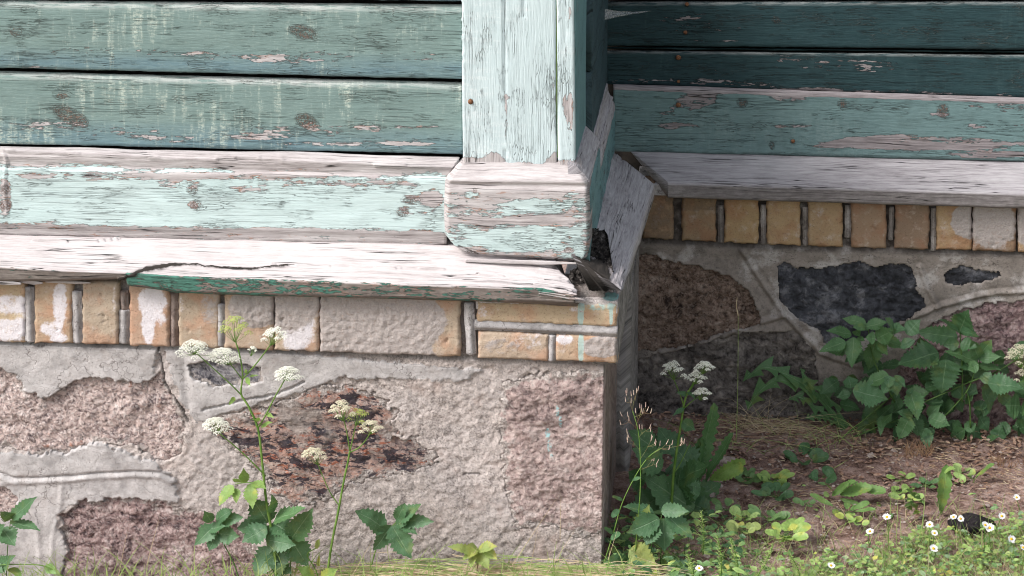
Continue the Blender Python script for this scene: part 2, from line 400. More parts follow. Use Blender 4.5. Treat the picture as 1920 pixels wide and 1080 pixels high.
def leaf_mat(name, c1, c2, vein=(.30, .42, .20), rough=.45, spots=.3, trans=.25, yellow=0.0, side=.5):
    m = M(name); l = m.attr('lf', 'Vector')
    sx = m.n('ShaderNodeSeparateXYZ', {0: l}); t, s, r = sx.outputs
    geo = m.n('ShaderNodeNewGeometry').outputs['Position']
    a = m.ma('ABSOLUTE', s)
    col = m.mx(m.noise(geo, 45, 4, .6), c1, c2)
    rr = m.n('ShaderNodeTexWhiteNoise', {'W': r}, noise_dimensions='1D').outputs[0]
    col = m.mx(m.mul(rr, .5), col, [x*1.35 for x in c2])
    mid = m.sm(a, .0, .07, 1, 0)
    ph = m.ma('FRACT', m.sub(m.mul(t, 8.0), m.mul(a, 2.1)))
    sv_ = m.sm(m.ma('ABSOLUTE', m.sub(ph, .5)), .0, .05, 1, 0)
    v = m.ma('MAXIMUM', mid, m.mul(sv_, side))
    col = m.mx(m.mul(v, .55), col, vein)
    col = m.mx(m.mul(m.sm(m.noise(geo, 420, 3, .6), .64, .70), spots), col, (.52, .55, .48))
    col = m.mx(m.mul(m.sm(m.noise(m.av(geo, (3, 1, 2)), 26, 3, .6), .54, .7), .45), col, [c2[0]*2.4, c2[1]*1.35, c2[2]*.8])
    if yellow: col = m.mx(m.mul(m.sm(m.noise(geo, 30, 3), .5, .7), yellow), col, (.45, .42, .10))
    col = m.mx(m.mul(m.sm(m.noise(geo, 110, 5, .7), .5, .7), .45), col, [x*.5 for x in c1])
    h = m.sub(m.mul(m.noise(geo, 160, 4, .6), 1.2), m.mul(v, .6))
    m.done(col, rough, m.bump(h, .0009, .7), .4)
    if trans:
        tr = m.n('ShaderNodeBsdfTranslucent', {'Color': m.mx(.5, col, (.25, .40, .06))})
        mixs = m.n('ShaderNodeMixShader', {0: trans}); m.nt.links.new(m.b.outputs[0], mixs.inputs[1]); m.nt.links.new(tr.outputs[0], mixs.inputs[2])
        m.nt.links.new(mixs.outputs[0], m.o.inputs[0])
    return m.m
def plain_mat(name, c1, c2, scale=200, rough=.6, bumpd=.0004, trans=0):
    m = M(name); geo = m.n('ShaderNodeNewGeometry').outputs['Position']
    n_ = m.noise(geo, scale, 4, .6)
    col = m.mx(m.sm(n_, .35, .65), c1, c2)
    m.done(col, rough, m.bump(n_, bumpd, .6), .3)
    if trans:
        tr = m.n('ShaderNodeBsdfTranslucent', {'Color': col}); mixs = m.n('ShaderNodeMixShader', {0: trans})
        m.nt.links.new(m.b.outputs[0], mixs.inputs[1]); m.nt.links.new(tr.outputs[0], mixs.inputs[2]); m.nt.links.new(mixs.outputs[0], m.o.inputs[0])
    return m.m

GREYWOOD = ((.21, .185, .18), (.46, .415, .415), (.60, .57, .565))
PALEWOOD = ((.34, .30, .295), (.55, .50, .50), (.61, .575, .565))
SHADEWOOD = ((.18, .165, .17), (.40, .37, .385), (.54, .515, .525))  # wood tones with the shade already in the colour
m_board = paint_mat('faded_green_paint', (.165, .245, .232), (.225, .305, .288), (.55, .61, .53), .85, GREYWOOD, base=.275, crack=.5, busy=.75, dirt=.15)
m_skirt = paint_mat('aqua_paint_flaking', (.50, .635, .63), (.60, .705, .70), None, 0, GREYWOOD, busy=.3, base=.30, crack=.6, dirt=.15, primer_amt=.8)
m_post = paint_mat('aqua_post_paint', (.53, .645, .665), (.625, .715, .735), (.82, .86, .87), .5, GREYWOOD, busy=.25, base=.17, crack=.5, dirt=.12, primer_amt=.9)
m_sill = paint_mat('weathered_bare_sill', (.07, .22, .17), (.11, .28, .22), None, 0, PALEWOOD, base=.30, crack=.6, dirt=.15)
m_sillr = paint_mat('grey_sill_shade_toned', (.12, .22, .21), (.16, .28, .26), None, 0, SHADEWOOD, base=.30, crack=.6, dirt=.25)  # recess sill colour darkened and cooled to carry its shade
DIMWOOD = ((.14, .12, .125), (.27, .24, .245), (.40, .36, .365))
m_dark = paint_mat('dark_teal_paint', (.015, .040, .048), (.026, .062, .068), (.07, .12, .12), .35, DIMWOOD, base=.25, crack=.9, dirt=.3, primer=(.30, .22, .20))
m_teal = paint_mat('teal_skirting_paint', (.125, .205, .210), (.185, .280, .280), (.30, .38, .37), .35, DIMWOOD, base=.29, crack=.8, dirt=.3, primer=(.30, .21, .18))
m_side = paint_mat('side_teal_paint', (.14, .27, .29), (.19, .33, .34), None, 0, SHADEWOOD, base=.18, crack=.7, dirt=.15)
m_sideplank = paint_mat('slate_blue_paint', (.040, .075, .088), (.065, .105, .118), None, 0, SHADEWOOD, base=.24, crack=.7, dirt=.3)
m_black = plain_mat('gap_shade_black', (.012, .010, .009), (.03, .025, .02), 60, .95)  # near-black colour standing in for shade in gaps and hollow
m_rot = rough_mat('rotten_wood', [(.008, .007, .007), (.035, .03, .028), (.13, .115, .105), (.34, .31, .29)], 110, .005)
m_rust = plain_mat('rusty_iron', (.14, .055, .025), (.26, .13, .07), 400, .8)
m_mort = mortar_mat('lime_mortar_front', (.48, .455, .45), (.54, .475, .445))
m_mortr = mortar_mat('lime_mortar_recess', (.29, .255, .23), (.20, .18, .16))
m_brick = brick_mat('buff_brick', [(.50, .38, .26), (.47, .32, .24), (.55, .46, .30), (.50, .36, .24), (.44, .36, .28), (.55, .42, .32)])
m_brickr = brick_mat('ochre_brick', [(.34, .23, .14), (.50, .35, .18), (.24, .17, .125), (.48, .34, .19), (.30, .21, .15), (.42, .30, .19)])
m_gran = rough_mat('pink_granite', [(.13, .10, .105), (.46, .355, .33), (.64, .50, .46), (.78, .69, .66)], 78, .004, crystal=.55, blotch=[((.45, .20, .13), .60, .68, 24)])
m_red = rough_mat('red_black_granite', [(.17, .13, .125), (.40, .28, .245), (.50, .31, .25), (.58, .50, .46)], 60, .004, crystal=.3,
                  spots=[((.42, .15, .09), .56, 40), ((.44, .37, .33), .56, 30), ((.035, .033, .045), .515, 26), ((.05, .045, .06), .57, 70)], blotch=[((.42, .36, .33), .54, .62, 13)], stretch=2.6)
m_darkst = rough_mat('dark_slate_stone', [(.05, .048, .06), (.14, .135, .155), (.30, .285, .30), (.46, .44, .45)], 80, .004, crystal=.4)
m_purp = rough_mat('purple_granite', [(.08, .055, .06), (.31, .21, .20), (.47, .35, .33), (.64, .54, .52)], 74, .004, crystal=.4)
m_coarse = rough_mat('pale_pink_rough_granite', [(.20, .145, .14), (.43, .32, .30), (.56, .44, .41), (.68, .58, .55)], 70, .005, crystal=.3)
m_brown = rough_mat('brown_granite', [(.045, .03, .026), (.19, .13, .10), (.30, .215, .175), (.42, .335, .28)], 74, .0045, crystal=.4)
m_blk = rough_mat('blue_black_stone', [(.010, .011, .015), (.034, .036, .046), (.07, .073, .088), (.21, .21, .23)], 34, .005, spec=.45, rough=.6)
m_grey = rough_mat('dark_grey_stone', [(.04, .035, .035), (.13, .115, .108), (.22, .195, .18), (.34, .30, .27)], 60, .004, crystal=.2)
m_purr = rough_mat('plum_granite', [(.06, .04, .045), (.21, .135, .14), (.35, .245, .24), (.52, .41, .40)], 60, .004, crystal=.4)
m_sideb = rough_mat('brown_render', [(.15, .11, .095), (.28, .22, .195), (.38, .31, .28)], 70, .0008, blotch=[((.22, .21, .20), .55, .68, 14)])
m_sidek = rough_mat('speckled_grey_render', [(.13, .12, .115), (.27, .25, .24), (.42, .39, .37)], 90, .0006)

# ================================================================== GROUND
def ground_z(X, Y):
    b = 0.008+0.05*np.clip((Y+0.1)/0.65, -0.6, 1)-0.02*sstep(-X, 0.0, 1.0)*sstep(-Y, -.3, .1)
    far = sstep(np.hypot(X, Y), 1.5, 6)
    return (b-.05*sstep(-X, -.05, .8)*sstep(-Y, -.2, .0))*(1-far)-0.02*far
def build_ground():
    def axis(a, b, step, ext=60.0):
        c = list(np.arange(a, b, step)); s = step
        x = c[-1]
        while x < ext: s *= 1.22; x += s; c.append(x)
        s = step; x = c[0]; lo = []
        while x > -ext: s *= 1.22; x -= s; lo.append(x)
        return np.array(lo[::-1]+c)
    xs = axis(-0.05, 1.1, .0055); ys = axis(-0.45, 0.56, .0055)
    X, Y = np.meshgrid(xs, ys, indexing='ij')
    near = 1-sstep(np.hypot(X-.5, Y), 1.2, 3.5)
    Z = ground_z(X, Y)+near*(.010*fbm(X*7, Y*7, 1, 3)+.0065*fbm(X*38, Y*38, 2, 4, .65)+.0022*np.maximum(fbm(X*120, Y*120, 4, 2), -.1))
    V = np.stack([X, Y, Z], -1).reshape(-1, 3)
    m = M('garden_soil'); geo = m.n('ShaderNodeNewGeometry').outputs['Position']
    n1 = m.noise(geo, 30, 7, .68); n2 = m.noise(geo, 7, 4, .6); n3 = m.noise(geo, 260, 5, .7)
    col = m.ramp(m.add(m.mul(n1, .5), m.add(m.mul(n2, .2), m.mul(n3, .3))), [(.38, (.05, .032, .025)), (.45, (.23, .145, .118)), (.54, (.44, .31, .265)), (.63, (.62, .50, .45))])
    d = m.n('ShaderNodeVectorMath', {0: geo}, operation='LENGTH').outputs['Value']
    col = m.mx(m.sm(d, 1.3, 2.2), col, m.mx(m.noise(geo, 14, 6, .7), (.05, .09, .025), (.12, .17, .05)))
    mt = m.done(col, .95, m.bump(m.add(n1, m.mul(n3, .8)), .007, 1.0), .1)
    tag(mesh('ground', V, gridfaces(len(xs), len(ys)), mt), kind='structure')
build_ground()

# ================================================================== TIMBER WALLS
K = 1.17
front = empty('front_wall', 'projecting house wall of faded green horizontal boards above a weathered aqua skirting and pale sill', 'wooden wall', (-.4, 0, .6))
def ragged(P, U_, V_, px, py, r):
    k = np.maximum(1-sstep(V_, .004, .012), sstep(V_-V_.max()+.030, 0, .008))
    P[..., 2] += k*(.0016*fbm(U_*9, 0*U_, r+4, 3)+.0016*fbm(U_*60, 0*U_+(V_ > .05)*3, r, 4, .6)); return P
def board(name, px0, px1, top, bot, Y, mat, parent, masks=None, knots=None, thick=.022, ch=5, tilt=.003, back=None, extra=None, ru=.004, disp=None, label=None, xs=None):
    """horizontal board; top / bot give the pixel row for a pixel column at its face"""
    xs = xs or np.linspace(px0, px1, 5)
    st = []
    for x in xs:
        t, b = top(x), bot(x)
        st.append([PY(x, t+1, Y+thick), PY(x, t, Y+.0085), PY(x, t+ch*.5, Y+.0022), PY(x, t+ch, Y), PY(x, b-2, Y-tilt), PY(x, b, Y-tilt+.002), PY(x, b, Y+thick)])
    o = loft(name, st, mat, parent, ru, .004, disp or wood_disp(), masks, knots, extra=extra, endfn=ragged)
    if label: o['label'] = label
    return o
L = lambda x0, y0, x1, y1: (lambda x: y0+(y1-y0)*(x-x0)/(x1-x0))
def dark_edges(h0=.010):
    return {'grime_shade': lambda u, v, px, py: .85*np.clip((v-(v.max()-.026-h0))/h0, 0, 1)}
# rows of boards on the projecting wall
rows = [(L(0, -285, 862, -272), L(0, -150, 862, -138)), (L(0, -144, 862, -132), L(0, -8, 862, 1)), (L(0, 0, 862, 8), L(0, 127, 862, 148)), (L(0, 133, 862, 154), L(0, 269, 862, 289))]
bm = [None, None,
      [(120, 102, 170, 6, .10, 1.5), (260, 95, 200, 9, .11, 2), (450, 108, 170, 10, .14, 2), (560, 110, 120, 12, .13), (700, 100, 190, 7, .12, 1), (780, 112, 60, 4, .2), (80, 125, 60, 4, .22), (500, 12, 100, 4, .12)],
      [(180, 245, 180, 16, .14, 2), (330, 262, 110, 9, .17, 2), (480, 256, 80, 10, .19), (580, 245, 160, 14, .16), (770, 268, 60, 8, .24), (740, 237, 100, 7, .17), (640, 270, 160, 7, .2), (50, 232, 80, 6, .14)]]
kn = [None, None, [(30, 60, 17, 12, .55), (568, 60, 30, 14, .9, 15)], [(132, 218, 42, 17, 1.1, 27), (575, 228, 26, 16, .95, 30), (116, 180, 18, 10, .5)]]
for i, (t, b) in enumerate(rows):
    board('plank', -420, 868, t, b, 0, m_board, front, bm[i], kn[i], ch=13, tilt=.004, extra={'dust_hilite': lambda u, v, px, py: (.45+.35*pn(u*7, u*0+3.3))*(1-sstep(v, .024, .033))*(v > .012), 'cool': lambda u, v, px, py: 1.6*sstep(v, .085, .12), 'grime_shade': lambda u, v, px, py: .9*np.clip((v-(v.max()-.0235))/.003, 0, 1)})  # top bevels: dusty wear plus painted highlight; undersides darkened
# skirting board with its worn bead
def skirt_disp(u, v, px, py, r):
    wav = .003*np.exp(-((px-540)/70.)**2)*(v < .07)
    crk = pldist(px, py, [(0, 282), (120, 288), (300, 296), (380, 300), (460, 295), (560, 304), (850, 313)])
    c2 = pldist(px, py, [(5, 283), (12, 300), (8, 350), (14, 400)])
    return wood_disp(.0010, .002, 60)(u, v, px, py, r)-wav-.004*(crk < 1.7)*(px > -50)-.003*(c2 < 2)
sk_t = L(0, 273, 862, 294); sk_b = L(0, 441, 850, 461)
xs = [-420, -100, 60, 240, 420, 600, 740, 800, 838]
st = []
for x in xs:
    e = 14*max(0, (x-800)/38.)
    t, b = sk_t(x)+0*e, sk_b(x)-e*.2
    st.append([PY(x+22*(x > 820), t, .015), PY(x+24*(x > 820), t+1, -.010), PY(x+20*(x > 820), t+8, -.019), PY(x+12*(x > 820), t+20, -.024), PY(x+2*(x > 820), t+36, -.0225), PY(x, t+44, -.029), PY(x, b-22, -.0315), PY(x, b-14, -.028), PY(x, b, -.026), PY(x, b+2, .015)])
skb = lambda u, v, px, py: (.55*(1-sstep(py-sk_t(px)-34-3*np.sin(px*.03), -16, 12))+.30*sstep(py-sk_b(px), -30, -18)+
      blobs(px, py, [(230, 330, 200, 11, .18), (60, 330, 40, 8, .2), (330, 345, 60, 10, .17), (470, 355, 45, 10, .20), (560, 342, 120, 10, .16), (720, 345, 90, 14, .16), (790, 385, 50, 36, .13), (810, 372, 26, 20, .24), (790, 440, 40, 14, .15), (600, 432, 200, 9, .14),
      (130, 415, 60, 6, .1), (10, 370, 14, 50, .25), (420, 330, 200, 8, .22), (360, 385, 12, 10, .25), (640, 325, 160, 9, .2)])-blobs(px, py, [(450, 395, 260, 24, .05), (200, 385, 160, 24, .06)]))
loft('skirting_board', st, m_skirt, front, .003, .003, skirt_disp, skb, [(361, 356, 12, 10, .9), (367, 384, 12, 10, 1.1), (10, 355, 10, 12, .9), (10, 385, 14, 10, .9), (755, 398, 14, 10, .9), (772, 375, 22, 9, .7)],
     extra={'grime_shade': lambda u, v, px, py: .6*sstep(py-sk_b(px), -7, 0)+.5*(px > 833)*(py > 440)})  # darker along the lower edge and at the right end
tag(front.children[-1], 'aqua skirting board with worn bare wood along its top bead')
# black backing behind the boards, coloured to give the gaps their shade
st = [[PY(x, -330, .05), PY(x, 480, .05)] for x in (-420, 900)]
loft('shade_backing', st, m_black, front, .2, .2)

# sill: two lengths split by a diagonal crack
SILL_T = [(-420, 433), (0, 445), (200, 448), (850, 463), (1100, 481)]
def itp(tab):
    a = np.array(tab, float); return lambda x: float(np.interp(x, a[:, 0], a[:, 1]))
sl_t = itp([(-420, 436), (0, 442), (200, 446), (850, 461), (870, 470), (1110, 488)])
sl_e = itp([(-420, 497), (0, 500), (110, 507), (235, 512), (250, 514), (330, 518), (600, 527), (900, 538), (1010, 541), (1100, 560)])
sl_b = itp([(-420, 520), (0, 527), (110, 527), (210, 523), (236, 520), (240, 534), (330, 549), (600, 557), (850, 562), (1100, 570)])
def sill_path(x, yf=-.105):
    t, e, b = sl_t(x), sl_e(x), sl_b(x)
    return [PY(x, t-14, .01), PY(x, t, -.030), PY(x, e-4, yf+.004), PY(x, e+1, yf), PY(x, b-3, yf+.001), PY(x, b, yf+.004), PY(x, b+2, yf+.05)]
CR = [(222, 522), (240, 517), (262, 510), (285, 504), (310, 499), (345, 496), (380, 499), (430, 502), (470, 504), (540, 498)]
def sill_disp(u, v, px, py, r):
    d = wood_disp(.0011, .0022, 55)(u, v, px, py, r)
    c = pldist(px, py, CR); c2 = pldist(px, py, [(0, 452), (180, 453), (225, 448)])
    c3 = pldist(px, py, [(440, 497), (500, 496), (640, 500), (850, 505), (900, 515), (980, 520)])
    wdt = 1+3.6*np.exp(-((px-290)/60.)**2)
    cw = pldist(*warp(px, py, 4, .05, 2), CR); d = d-.003*np.exp(-(cw/(1.2+2.0*np.exp(-((px-290)/60.)**2)))**2)-.004*(c2 < 1.3)*(px > 60)-.003*(c3 < 1.1)*(pn(px*.02, 3.3) > -.15)
    # splintered end
    e = sstep(px, 930, 1080)
    return d+e*(.004*fbm(u*8, v*170, r+9, 3)-.003*(pn(u*10, v*260, r+2) > .22))
def sill_end(P, U_, V_, px, py, r):
    n = P.shape[0]; k = sstep(px, 960, 1090)
    j = .022*fbm(V_*150, U_*2, r, 4)+.022*np.clip((V_-.085)/.03, -1, 1)
    P[..., 0] += k*j
    P[..., 2] += k*.004*pn(V_*120, U_*30, 5)
    return P
sbare = lambda u, v, px, py: .55-.36*sstep(v, .135, .139)*(1-.35*sstep(np.abs(px-120), 0, 400))+blobs(px, py, [(100, 512, 100, 12, .12), (450, 545, 30, 12, .12), (960, 552, 60, 10, .12)])
_s0 = sill_path(300)
vedge = sum(np.linalg.norm(_s0[i+1]-_s0[i]) for i in range(3))
sbare = lambda u, v, px, py: np.where(v < vedge-.002, .6, .19+.12*pn(px*.008, py*.02)+.12*(px < 236)+.05*sstep(px, 560, 700))
sill_tones = {'aged': lambda u, v, px, py: 1.0*(v > vedge+.001), 'grime_shade': lambda u, v, px, py: .35*(v > vedge+.001)+.5*sstep(px, 1030, 1075)*(pn(u*30, v*200) > .1)+1.9*np.exp(-(pldist(*warp(px, py, 4, .05, 2), CR)/(1.6+3.6*np.exp(-((px-285)/45.)**2)))**2)}  # the dark depth of the split is painted as near-black colour
loft('drip_sill', [sill_path(x) for x in (-420, -100, 0, 110, 210, 236, 240, 330, 600, 850, 1000, 1056)], m_sill, front, .0022, .0022, sill_disp, sbare, extra=sill_tones, endfn=sill_end)
tag(front.children[-1], 'pale bare sill board with a diagonal split and a splintered end')
# loose splinters under the sill
def splinter(x0, x1, y0, y1, h, Y, parent, mat=None):
    st = [[PY(x, y, Y+.012), PY(x, y, Y), PY(x, y+hh, Y), PY(x, y+hh, Y+.012)] for x, y, hh in ((x0, y0, h*.7), ((x0*2+x1)/3, (y0*2+y1)/3-1, h), ((x0+2*x1)/3, (y0+2*y1)/3, h), (x1, y1+2, h*.35))]
    return loft('splinter', st, mat or m_sill, parent, .003, .002, wood_disp(.0012, .002, 120), lambda u, v, px, py: .38+0*px)
splinter(-60, 40, 519, 528, 9, -.10, front); splinter(36, 80, 525, 527, 8, -.095, front); splinter(85, 170, 526, 527, 6, -.085, front)
splinter(1010, 1096, 546, 558, 8, -.107, front); splinter(1000, 1068, 531, 540, 6, -.095, front); splinter(1020, 1062, 522, 528, 5, -.085, front); splinter(985, 1075, 537, 549, 6, -.101, front)
splinter(872, 1090, 486, 491, 7, -.062, front)

# ---- corner post
post = empty('corner_post', 'vertical aqua corner post with cracked flaking paint standing on a carved base block', 'post', (.0, .1, .7))
def vboard(name, x0t, x0b, x1t, x1b, yt, yb, Y, mat, parent, masks, knots=None, disp=None, thick=.03, bev=.002):
    st = []
    for y in np.linspace(yt, yb, 4):
        f = y/310.; a = x0t+(x0b-x0t)*f; b = x1t+(x1b-x1t)*f
        st.append([PY(a, y, Y+thick), PY(a, y, Y+bev), PY(a+2, y, Y), PY(b-2, y, Y), PY(b, y, Y+bev), PY(b, y, Y+thick)])
    return loft(name, st, mat, parent, .0035, .003, disp or wood_disp(.0005, .001), masks, knots)
def crackdisp(cr, w_=1.4, dep=.004):
    def f(u, v, px, py, r):
        d = wood_disp(.0007, .0012, 70)(u, v, px, py, r)
        for c in cr: d = d-dep*(pldist(px, py, c) < w_+.8*pn(py*.06, px*.1, 2))
        return d
    return f
pm = [(948, 215, 5, 70, .30), (946, 55, 3, 25, .25), (953, 182, 12, 3, .3), (1040, 200, 5, 60, .28), (1037, 130, 5, 50, .2), (880, 190, 8, 10, .3), (870, 100, 5, 240, .10)]
base_b = lambda u, v, px, py: blobs(px, py, pm)+.5*sstep(py+6*np.sin(px*.11)+10*np.sin(px*.043), 288, 306)
vboard('post_board', 863, 866, 1042, 1044, -300, 318, -.030, m_post, post, base_b, [(882, 191, 5, 5, 1.0)],
       crackdisp([[(945, -300), (946, 60), (947, 150), (949, 240), (948, 318)], [(981, -300), (981, 30)], [(862, -300), (866, 320)]], 1.2, .003))
vboard('post_board', 1044, 1047, 1076, 1079, -300, 318, -.031, m_post, post,
       lambda u, v, px, py: .09+blobs(px, py, [(1066, 200, 14, 32, .32), (1070, 250, 6, 50, .2), (1068, 25, 4, 16, .25), (1046, 60, 5, 200, .14), (1070, 120, 8, 90, .06)])+.3*sstep(py, 290, 306), None, crackdisp([[(1060, -300), (1060, 320)]], .8, .001))
XP = .101
# teal side of the corner post
def sidepath(Ya, Yb, X, z0, z1, th=.02):
    return [[np.array([X-th, Ya, z]), np.array([X-.002, Ya, z]), np.array([X, Ya+.002, z]), np.array([X, Yb-.002, z]), np.array([X-.002, Yb, z]), np.array([X-th, Yb, z])] for z in np.linspace(z0, z1, 3)]
loft('post_side_board', sidepath(-.026, .20, XP+.001, .66, 1.25), m_side, post, .005, .004, wood_disp(.0004, .001), lambda u, v, px, py: .05+.25*(np.abs(v-.045) < .006)*(pn(u*14, v*9) > .1), None)
# base block, front piece: all four edges eased
def base_block():
    tl, tr, br, bl = (838, 314), (1084, 313), (1102, 494), (846, 476)
    n, m_ = 100, 72
    S, T = np.meshgrid(np.linspace(0, 1, n), np.linspace(0, 1, m_), indexing='ij')
    # outline in the block's plane
    lx = np.interp(T, [0, .05, .18, .55, .82, .92, 1], [862, 851, 833, 831, 833, 845, 872])
    rx = np.interp(T, [0, .06, .19, .5, .8, .93, 1], [1082, 1088, 1104, 1106, 1106, 1100, 1088])
    ty = 313+0*S; by = np.interp(S, [0, .1, .25, 1], [470, 483, 488, 497])
    PXs = lx+(rx-lx)*S; PYs = ty+(by-ty)*T
    out = .030+.026*sstep(T, 0, .17)-.004*np.exp(-((T-.20)/.03)**2)-.014*sstep(T, .93, 1)-.010*(1-sstep(S, 0, .035))-.008*sstep(S, .975, 1)
    P = np.empty((n, m_, 3))
    d = FW+RT*((PXs-960)/FPX)[..., None]+UP*((540-PYs)/FPX)[..., None]
    t_ = (-.056-CAM[1])/d[..., 1]; P = CAM+d*t_[..., None]
    U_ = P[..., 0]; V_ = P[..., 2]
    P[..., 1] = -out-(.0012*fbm(U_*12, V_*60, 3, 4)+.0015*fbm(U_*10, V_*12, 8, 3))
    for cr in ([(860, 462), (900, 478), (940, 484), (1000, 487), (1088, 484)], [(900, 488), (1000, 491), (1080, 490)]):
        P[..., 1] += .004*(pldist(PXs, PYs, cr) < 1.4)
    bk = P.copy(); V = P.reshape(-1, 3); F = gridfaces(n, m_).tolist()
    ring = [(i, 0) for i in range(n)]+[(n-1, j) for j in range(1, m_)]+[(i, m_-1) for i in range(n-2, -1, -1)]+[(0, j) for j in range(m_-2, 0, -1)]
    k0 = len(V); B = np.array([[P[i, j, 0], -.001, P[i, j, 2]] for i, j in ring]); V = np.vstack([V, B])
    for a in range(len(ring)):
        b = (a+1) % len(ring); ia = ring[a][0]*m_+ring[a][1]; ib = ring[b][0]*m_+ring[b][1]
        F.append([ib, ia, k0+a, k0+b])
    F = [f[::-1] for f in F]
    px = np.concatenate([PXs.ravel(), [PXs[i, j] for i, j in ring]]); py = np.concatenate([PYs.ravel(), [PYs[i, j] for i, j in ring]])
    bare = .40-.10*((py > 360) & (py < 485))-blobs(px, py, [(1000, 388, 66, 18, .20), (930, 400, 44, 12, .12), (1045, 390, 30, 12, .12), (860, 395, 30, 36, .10), (1080, 372, 26, 22, .12), (1090, 430, 20, 60, .14), (868, 440, 44, 30, .13), (960, 448, 84, 30, .24), (1035, 446, 60, 28, .18), (1065, 476, 34, 16, .14), (885, 365, 16, 14, .12)])+.10*((py > 408) & (py < 420))
    kn_ = blobs(px, py, [(890, 358, 6, 6, .6), (1066, 469, 10, 7, 1.0), (880, 476, 16, 6, .8)])
    gc = np.stack([V[:, 0], V[:, 2], np.full(len(V), 5.5)], -1)
    o = mesh('base_block', V, F, m_skirt, post, {'gc': gc, 'bare': bare, 'knot': kn_, 'grime_shade': .8*(py > 489)+.6*(px > 1101)})
    tag(o, 'chamfered base block with islands of aqua paint on grey wood')
base_block()
XB = .1275
# side cheek of the base, with its sloping bare cap
zb = lambda px, py, X: PX(px, py, X)[2]
z_ct = PY(1090, 316, -.05)[2]+.002; z_cb = PY(1100, 347, -.05)[2]; z_lo = PY(1100, 500, -.05)[2]
def cheek(Y): return [np.array([XP-.01, Y, z_ct+.004]), np.array([XP+.004, Y, z_ct]), np.array([XB-.006, Y, z_cb+.012]), np.array([XB-.001, Y, z_cb+.004]), np.array([XB-.003, Y, z_cb-.004]), np.array([XB, Y, z_cb-.012]), np.array([XB, Y, z_lo]), np.array([XB-.02, Y, z_lo])]
vc = .035
loft('base_cheek', [cheek(Y) for Y in (-.045, .05, .19)], m_side, post, .003, .003, wood_disp(.001, .0015, 90), lambda u, v, px, py: np.where(v < .058, .6, .05), flip=True,
     extra={'grime_shade': lambda u, v, px, py: .5*(py > 455)+.15*(v < .03)})
# nail
def nail(x, y, Y, r, parent, mat=None):
    c = PY(x, y, Y); V = [c+np.array([0, -.0012, 0])]; n = 10
    for k in range(n): V.append(c+np.array([math.cos(k*.628)*r*.7, -.001, math.sin(k*.628)*r*.7]))
    for k in range(n): V.append(c+np.array([math.cos(k*.628)*r, .001, math.sin(k*.628)*r]))
    F = [(0, 1+(k+1) % n, 1+k) for k in range(n)]+[(1+k, 1+(k+1) % n, 11+(k+1) % n, 11+k) for k in range(n)]
    return mesh('nail_head', V, F, mat or m_rust, parent)
nail(882, 191, -.0315, .0042, post)

# ---- side wall between post and recess
sidew = empty('return_wall', 'short slate blue side wall in the shaded corner behind the aqua post', 'wooden wall', (.1, .4, .7))
XS = .112
zz = lambda px, py, Y: PY(px, py, Y)[2]
zj = zz(1128, 42, .56)
for z0, z1 in ((zj+.003, zj+.135), (zj+.138, zj+.27), (zj-.145, zj)):
    st = [[np.array([XS-.02, Y, z1]), np.array([XS-.004, Y, z1]), np.array([XS-.001, Y, z1-.005]), np.array([XS, Y, z0]), np.array([XS-.02, Y, z0])] for Y in (.205, .40, .60)]
    loft('plank', st, m_sideplank, sidew, .004, .004, wood_disp(.0006, .001), lambda u, v, px, py: .03+.0*px, flip=True)
z_st = zz(1150, 166, .57); z_sb = zz(1156, 292, .57)
XK = PY(1152, 240, .57)[0]
def skc(Y): return [np.array([XS-.02, Y, z_st+.012]), np.array([XS+.002, Y, z_st+.008]), np.array([XK-.012, Y, z_st-.006]), np.array([XK-.008, Y, z_st-.013]), np.array([XK-.003, Y, z_st-.017]), np.array([XK-.004, Y, z_st-.023]), np.array([XK, Y, z_st-.030]), np.array([XK, Y, z_sb]), np.array([XK-.02, Y, z_sb])]
loft('skirting_board', [skc(Y) for Y in (.20, .40, .575)], m_side, sidew, .003, .003, wood_disp(.0014, .002, 120), lambda u, v, px, py: np.where(v < .075, .6, .07+.15*sstep(py, 270, 300)), None, flip=True)

# return sill with its outer edge and rotten front end
rs_pts = {  # Y: (inner px, py, Y) ... built from real corner points
}
zf_in = PY(1122, 490, -.02)[2]
o_f = PY(1166, 534, -.088); o_b = PY(1226, 345, .475)
i_f = np.array([XB-.02, -.075, o_f[2]+.034]); i_b = np.array([XB-.02, .56, o_b[2]+.040])
def rsill(f):
    o = o_f+(o_b-o_f)*f; i = i_f+(i_b-i_f)*f
    o = o.copy(); Y = o[1]; i = np.array([i[0], Y, i[2]])
    sk = .042*max(0, 1-max(f, 0)/.25)
    return [i+np.array([-.01, sk, .006]), i+np.array([0, sk, 0]), o+np.array([-.004, 0, .0025]), o+np.array([0, 0, -.001]), o+np.array([.001, 0, -.006-.018*min(1, max(0, f)/.3)]), o+np.array([-.05, 0, -.008-.018*min(1, max(0, f)/.3)])]
def mitre():
    L_ = rsill(1.0); Y1 = o_b[1]
    return [p if k > 2 else np.array([p[0], Y1+(RYW-.01-Y1)*(1, 1, .02)[k], p[2]]) for k, p in enumerate(L_)]
RYW = .60
def rs_disp(u, v, px, py, r):
    d = wood_disp(.0012, .002, 70)(u, v, px, py, r)
    return d-.0025*(fbm(u*50, v*120, 3, 3) > .28)*(u > .05)*(px < 1180)
def rs_end(P, U_, V_, px, py, r):
    k = sstep(py, 430, 535)
    P[..., 1] += k*(.014*fbm(V_*110, U_*5, r, 4)+.004)
    P[..., 2] -= k*.006*np.abs(pn(V_*100, U_*20, 4))
    return P
